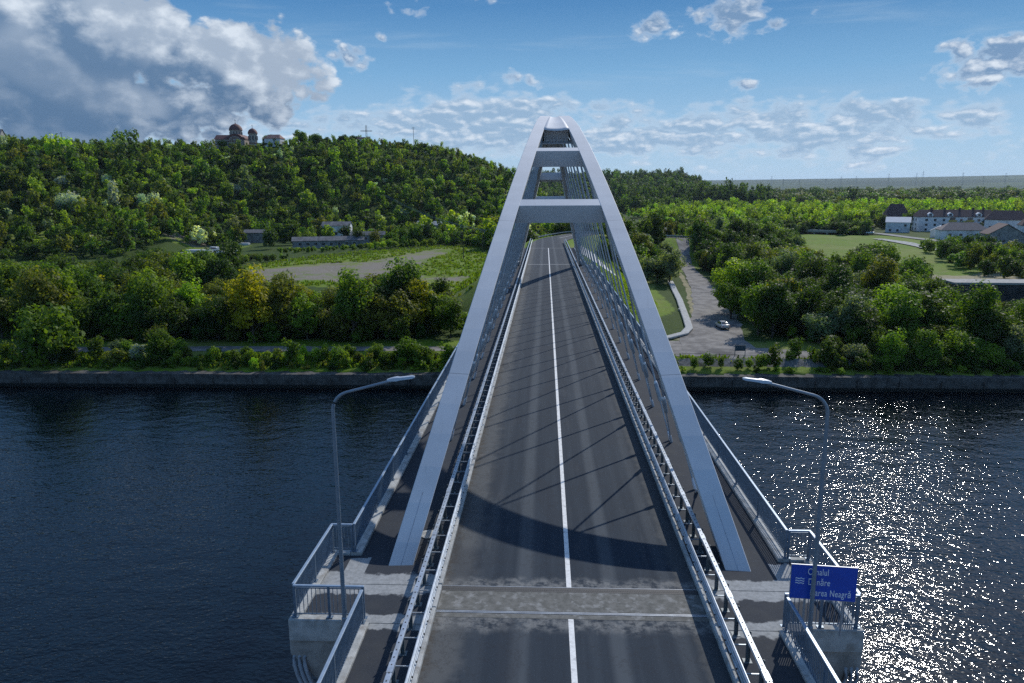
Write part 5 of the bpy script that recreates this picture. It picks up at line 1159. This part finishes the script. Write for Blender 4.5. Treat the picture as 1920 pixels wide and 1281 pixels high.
def mass(name, items, tmpl, label, cat, lift=.2, tf=None):
    Vs, Cs = [], []; rg = np.random.default_rng(len(items))
    XY = np.array([(i[0], i[1]) for i in items]); Z_ = H(XY[:, 0], XY[:, 1])
    for i, it in enumerate(items):
        V_, b_ = tmpl[rg.integers(len(tmpl))]; a = rg.uniform(0, 6.28); ca_, sa = math.cos(a), math.sin(a); r_ = it[2]
        v_ = V_.copy(); x_ = (v_[..., 0]*ca_-v_[..., 1]*sa)*r_; y_ = (v_[..., 0]*sa+v_[..., 1]*ca_)*r_*rg.uniform(.85, 1.15); z_ = v_[..., 2]*r_*rg.uniform(.8, 1.2)*(it[5] if len(it) > 5 else 1)
        Vs.append(np.stack([x_+it[0], y_+it[1], z_+Z_[i]+lift*r_], -1)); base = np.array(COLS[it[3]])*rg.uniform(.68, 1.38)*np.array([rg.uniform(.88, 1.15), 1, 1]); Cs.append(warm(b_)*base[None, :])
    o = ob(name, quads_mesh(name, np.concatenate(Vs), np.concatenate(Cs), LEAF)); return tag(o, label, cat, kind='stuff')
mass('woodland', rest, MIDQ, 'remaining trees and bushes filling the woods on both banks', 'woodland', lift=0.0)
gs = np.random.default_rng(12); sb = []
for poly, sp2 in (([(-130, 97.0), (-5, 97.0), (-5, 99.6), (-130, 99.6)], 1.7), ([(44, 97.0), (90, 97.0), (90, 104), (44, 104)], 1.7), ([(13, 97.2), (44, 97.2), (44, 98.8), (13, 98.8)], 2.4)):
    X_, Y_ = scatter(poly, sp2, gs)
    for x, y in zip(X_, Y_): sb.append([x, y, gs.uniform(.55, 1.25), pick(gs, ['mid', 'dark', 'olive', 'fresh'], [4, 4, 2, 1.5]), 'far'])
mass('bank_scrub', sb, LO, 'low scrub and creepers hanging over the top of the quay', 'scrub', lift=-.35)
# D: hillside
g2 = np.random.default_rng(77)
hp_ = pl((-80, 352), (200, 352), (285, 372), (305, 394), (440, 397), (470, 440), (560, 405), (700, 425), (770, 400), (900, 350), (1010, 300), (1060, 300), (1150, 330), (1170, 480), (1000, 640), (850, 640), (450, 640), (-80, 640)); X_, Y_ = scatter(hp_, 5.3, g2)
k = ~inpoly(X_, Y_, pl((605, 415), (655, 415), (655, 438), (605, 438))) & ~inpoly(X_, Y_, pl((785, 440), (828, 440), (828, 468), (785, 468))) & ~inpoly(X_, Y_, pl((434, 415), (492, 415), (492, 436), (434, 436))) & ~inpoly(X_, Y_, pl((405, 583), (490, 583), (490, 610), (405, 610)))
X_, Y_ = X_[k], Y_[k]; d_, _ = dist_road(X_, Y_); k = d_ > 9; X_, Y_ = X_[k], Y_[k]; hl = []
for x, y in zip(X_, Y_):
    D = math.hypot(x-CAMP[0], y-CAMP[1]); nv = vnoise(x, y, 45, 6); n2_ = vnoise(x, y, 16, 8)
    right = sstep(300, 700, pxof([x, y]))
    ws = [3.2-1.2*right, 4, 1.6+2.2*right, .35+.5*right, 1.5, .35, .25]; 
    if nv > .12: ws[2] *= 2.2; ws[0] *= .5
    if nv < -.12: ws[0] *= 2
    c_ = pick(g2, ['dark', 'mid', 'fresh', 'bright', 'olive', 'grey', 'silver'], ws); r_ = float(np.clip(2.9*math.exp(g2.normal()*.38), 1.4, 7.0))
    if D > 560: r_ = g2.uniform(1.6, 3.0)
    hl.append([x, y, r_, c_, 'hill'])
mass('hillside_wood', hl, LO, 'dense mixed green wood covering the hillside on the left', 'woodland')
# crest shrubs seen against the sky
# G: bright wood, dark belt, far woods, ridge wood
def sc(poly, s_, r0, r1, names, w_, seed, hk=None):
    g3 = np.random.default_rng(seed); X_, Y_ = scatter(poly, s_, g3); return [[x, y, g3.uniform(r0, r1), pick(g3, names, w_), 'far'] + ([g3.uniform(*hk)] if hk else []) for x, y in zip(X_, Y_)]
br = sc(pl((1255, 560), (1400, 500), (1520, 485), (1640, 498), (1640, 560), (1990, 640), (1990, 1000), (1600, 900), (1280, 850), (1180, 700)), 7.5, 3.6, 5.2, ['bright', 'fresh', 'mid'], [6, 3, .7], 31)
mass('bright_wood', br, LO, 'bright lime green wood stretching across the plain behind the right bank', 'woodland')
dkb = sc(pl((1150, 960), (1440, 940), (1445, 1040), (1150, 1080)), 11, 7, 9.5, ['dark'], [1], 32, (1.15, 1.5)) + sc(pl((1165, 780), (1260, 760), (1300, 860), (1165, 900)), 10, 6, 8, ['dark', 'mid'], [2, 1], 33)
mass('dark_tree_belt', dkb, LO, 'belt of tall dark trees rising behind the bright wood', 'woodland')
fw_ = sc(pl((1430, 1050), (2010, 980), (2010, 2300), (1430, 2300)), 15, 8, 11, ['dark', 'mid', 'olive'], [5, 2, 1], 34, (.55, .75)) + sc(pl((960, 1080), (1420, 1100), (1400, 1560), (960, 1560)), 12.5, 6.5, 9, ['dark', 'mid'], [5, 2], 35, (.7, 1.0))
mass('far_woods', fw_, LO, 'distant dark woods on the ridge and the plain before the horizon', 'woodland')
# grass and weeds along the quay top and the embankment foot
def tufts(name, pts, r0, r1, cols, label, seed):
    g4 = np.random.default_rng(seed); n = len(pts); per = 9; P = np.repeat(np.array(pts), per, 0); P = P + g4.normal(size=P.shape)*.35; Z_ = H(P[:, 0], P[:, 1]); hgt = g4.uniform(r0, r1, len(P))
    a = g4.uniform(0, 6.28, len(P)); u = np.stack([np.cos(a), np.sin(a), 0*a], -1)*(hgt*.35)[:, None]; b0 = np.stack([P[:, 0], P[:, 1], Z_], -1); lean = g4.normal(size=(len(P), 3))*.25*hgt[:, None]; lean[:, 2] = hgt
    V_ = np.stack([b0-u, b0+u, b0+u*.4+lean, b0-u*.4+lean], 1); c_ = np.array([COLS[k_] for k_ in g4.choice(cols, len(P))])*g4.uniform(.7, 1.3, (len(P), 1))
    return tag(ob(name, quads_mesh(name, V_, c_, LEAF)), label, 'grass', kind='stuff')
g5 = np.random.default_rng(9); qx = g5.uniform(-120, 46, 1500); qy = g5.uniform(98.3, 103.6, 1500); k = (qx < 13) | (qy > 101.6)
tufts('quay_grass', np.stack([qx[k], qy[k]], -1), .25, .7, ['fresh', 'olive', 'mid', 'mid'], 'rough grass and weeds along the top of the quay', 1)
ex = g5.uniform(7, 33, 5200); ey = g5.uniform(120, 205, 5200); dE, _ = dist_road(ex, ey); k = (dE > 7.5) & (dE < 26) & (dist_poly(ex, ey, DCP) > 1.3) & ~((ex < 19) & (ey > 158)) & (ex < np.interp(ey, [120, 130, 150, 205], [25, 28.5, 31, 36]))
k2 = ex > 6.9; tufts('embankment_grass', np.stack([ex[k & k2], ey[k & k2]], -1), .12, .36, ['fresh', 'bright', 'olive'], 'long grass on the embankment slope beside the bridge', 2)
mx_ = g5.uniform(-120, -9, 5200); my = g5.uniform(150, 350, 5200); k = ~inpoly(mx_, my, POLY['gravel']) & inpoly(mx_, my, [(-120, 205), (-60, 190), (-24, 142), (-9, 142), (-9, 350), (-60, 340), (-100, 290)])
tufts('meadow_grass', np.stack([mx_[k], my[k]], -1), .25, .75, ['fresh', 'mid', 'olive'], 'rough meadow grass around the gravel ground on the left', 3)

# ------------------------------------------------------------------ air between the camera and the far plain
hz = MB().box(-15000, 15000, -720, 27000, -32, 150).build('haze', CONC); hz.data.materials.clear()
hm = bpy.data.materials.new('air'); hm.use_nodes = True; hn = hm.node_tree; hn.nodes.clear()
pv = hn.nodes.new('ShaderNodeVolumePrincipled'); pv.inputs['Color'].default_value = (.62, .78, 1, 1); pv.inputs['Density'].default_value = .000032; pv.inputs['Anisotropy'].default_value = .3
ho = hn.nodes.new('ShaderNodeOutputMaterial'); hn.links.new(pv.outputs[0], ho.inputs['Volume']); hz.data.materials.append(hm); hz['kind'] = 'stuff'; hz['label'] = 'thin blue air over the canal and the far plain'; hz['category'] = 'haze'
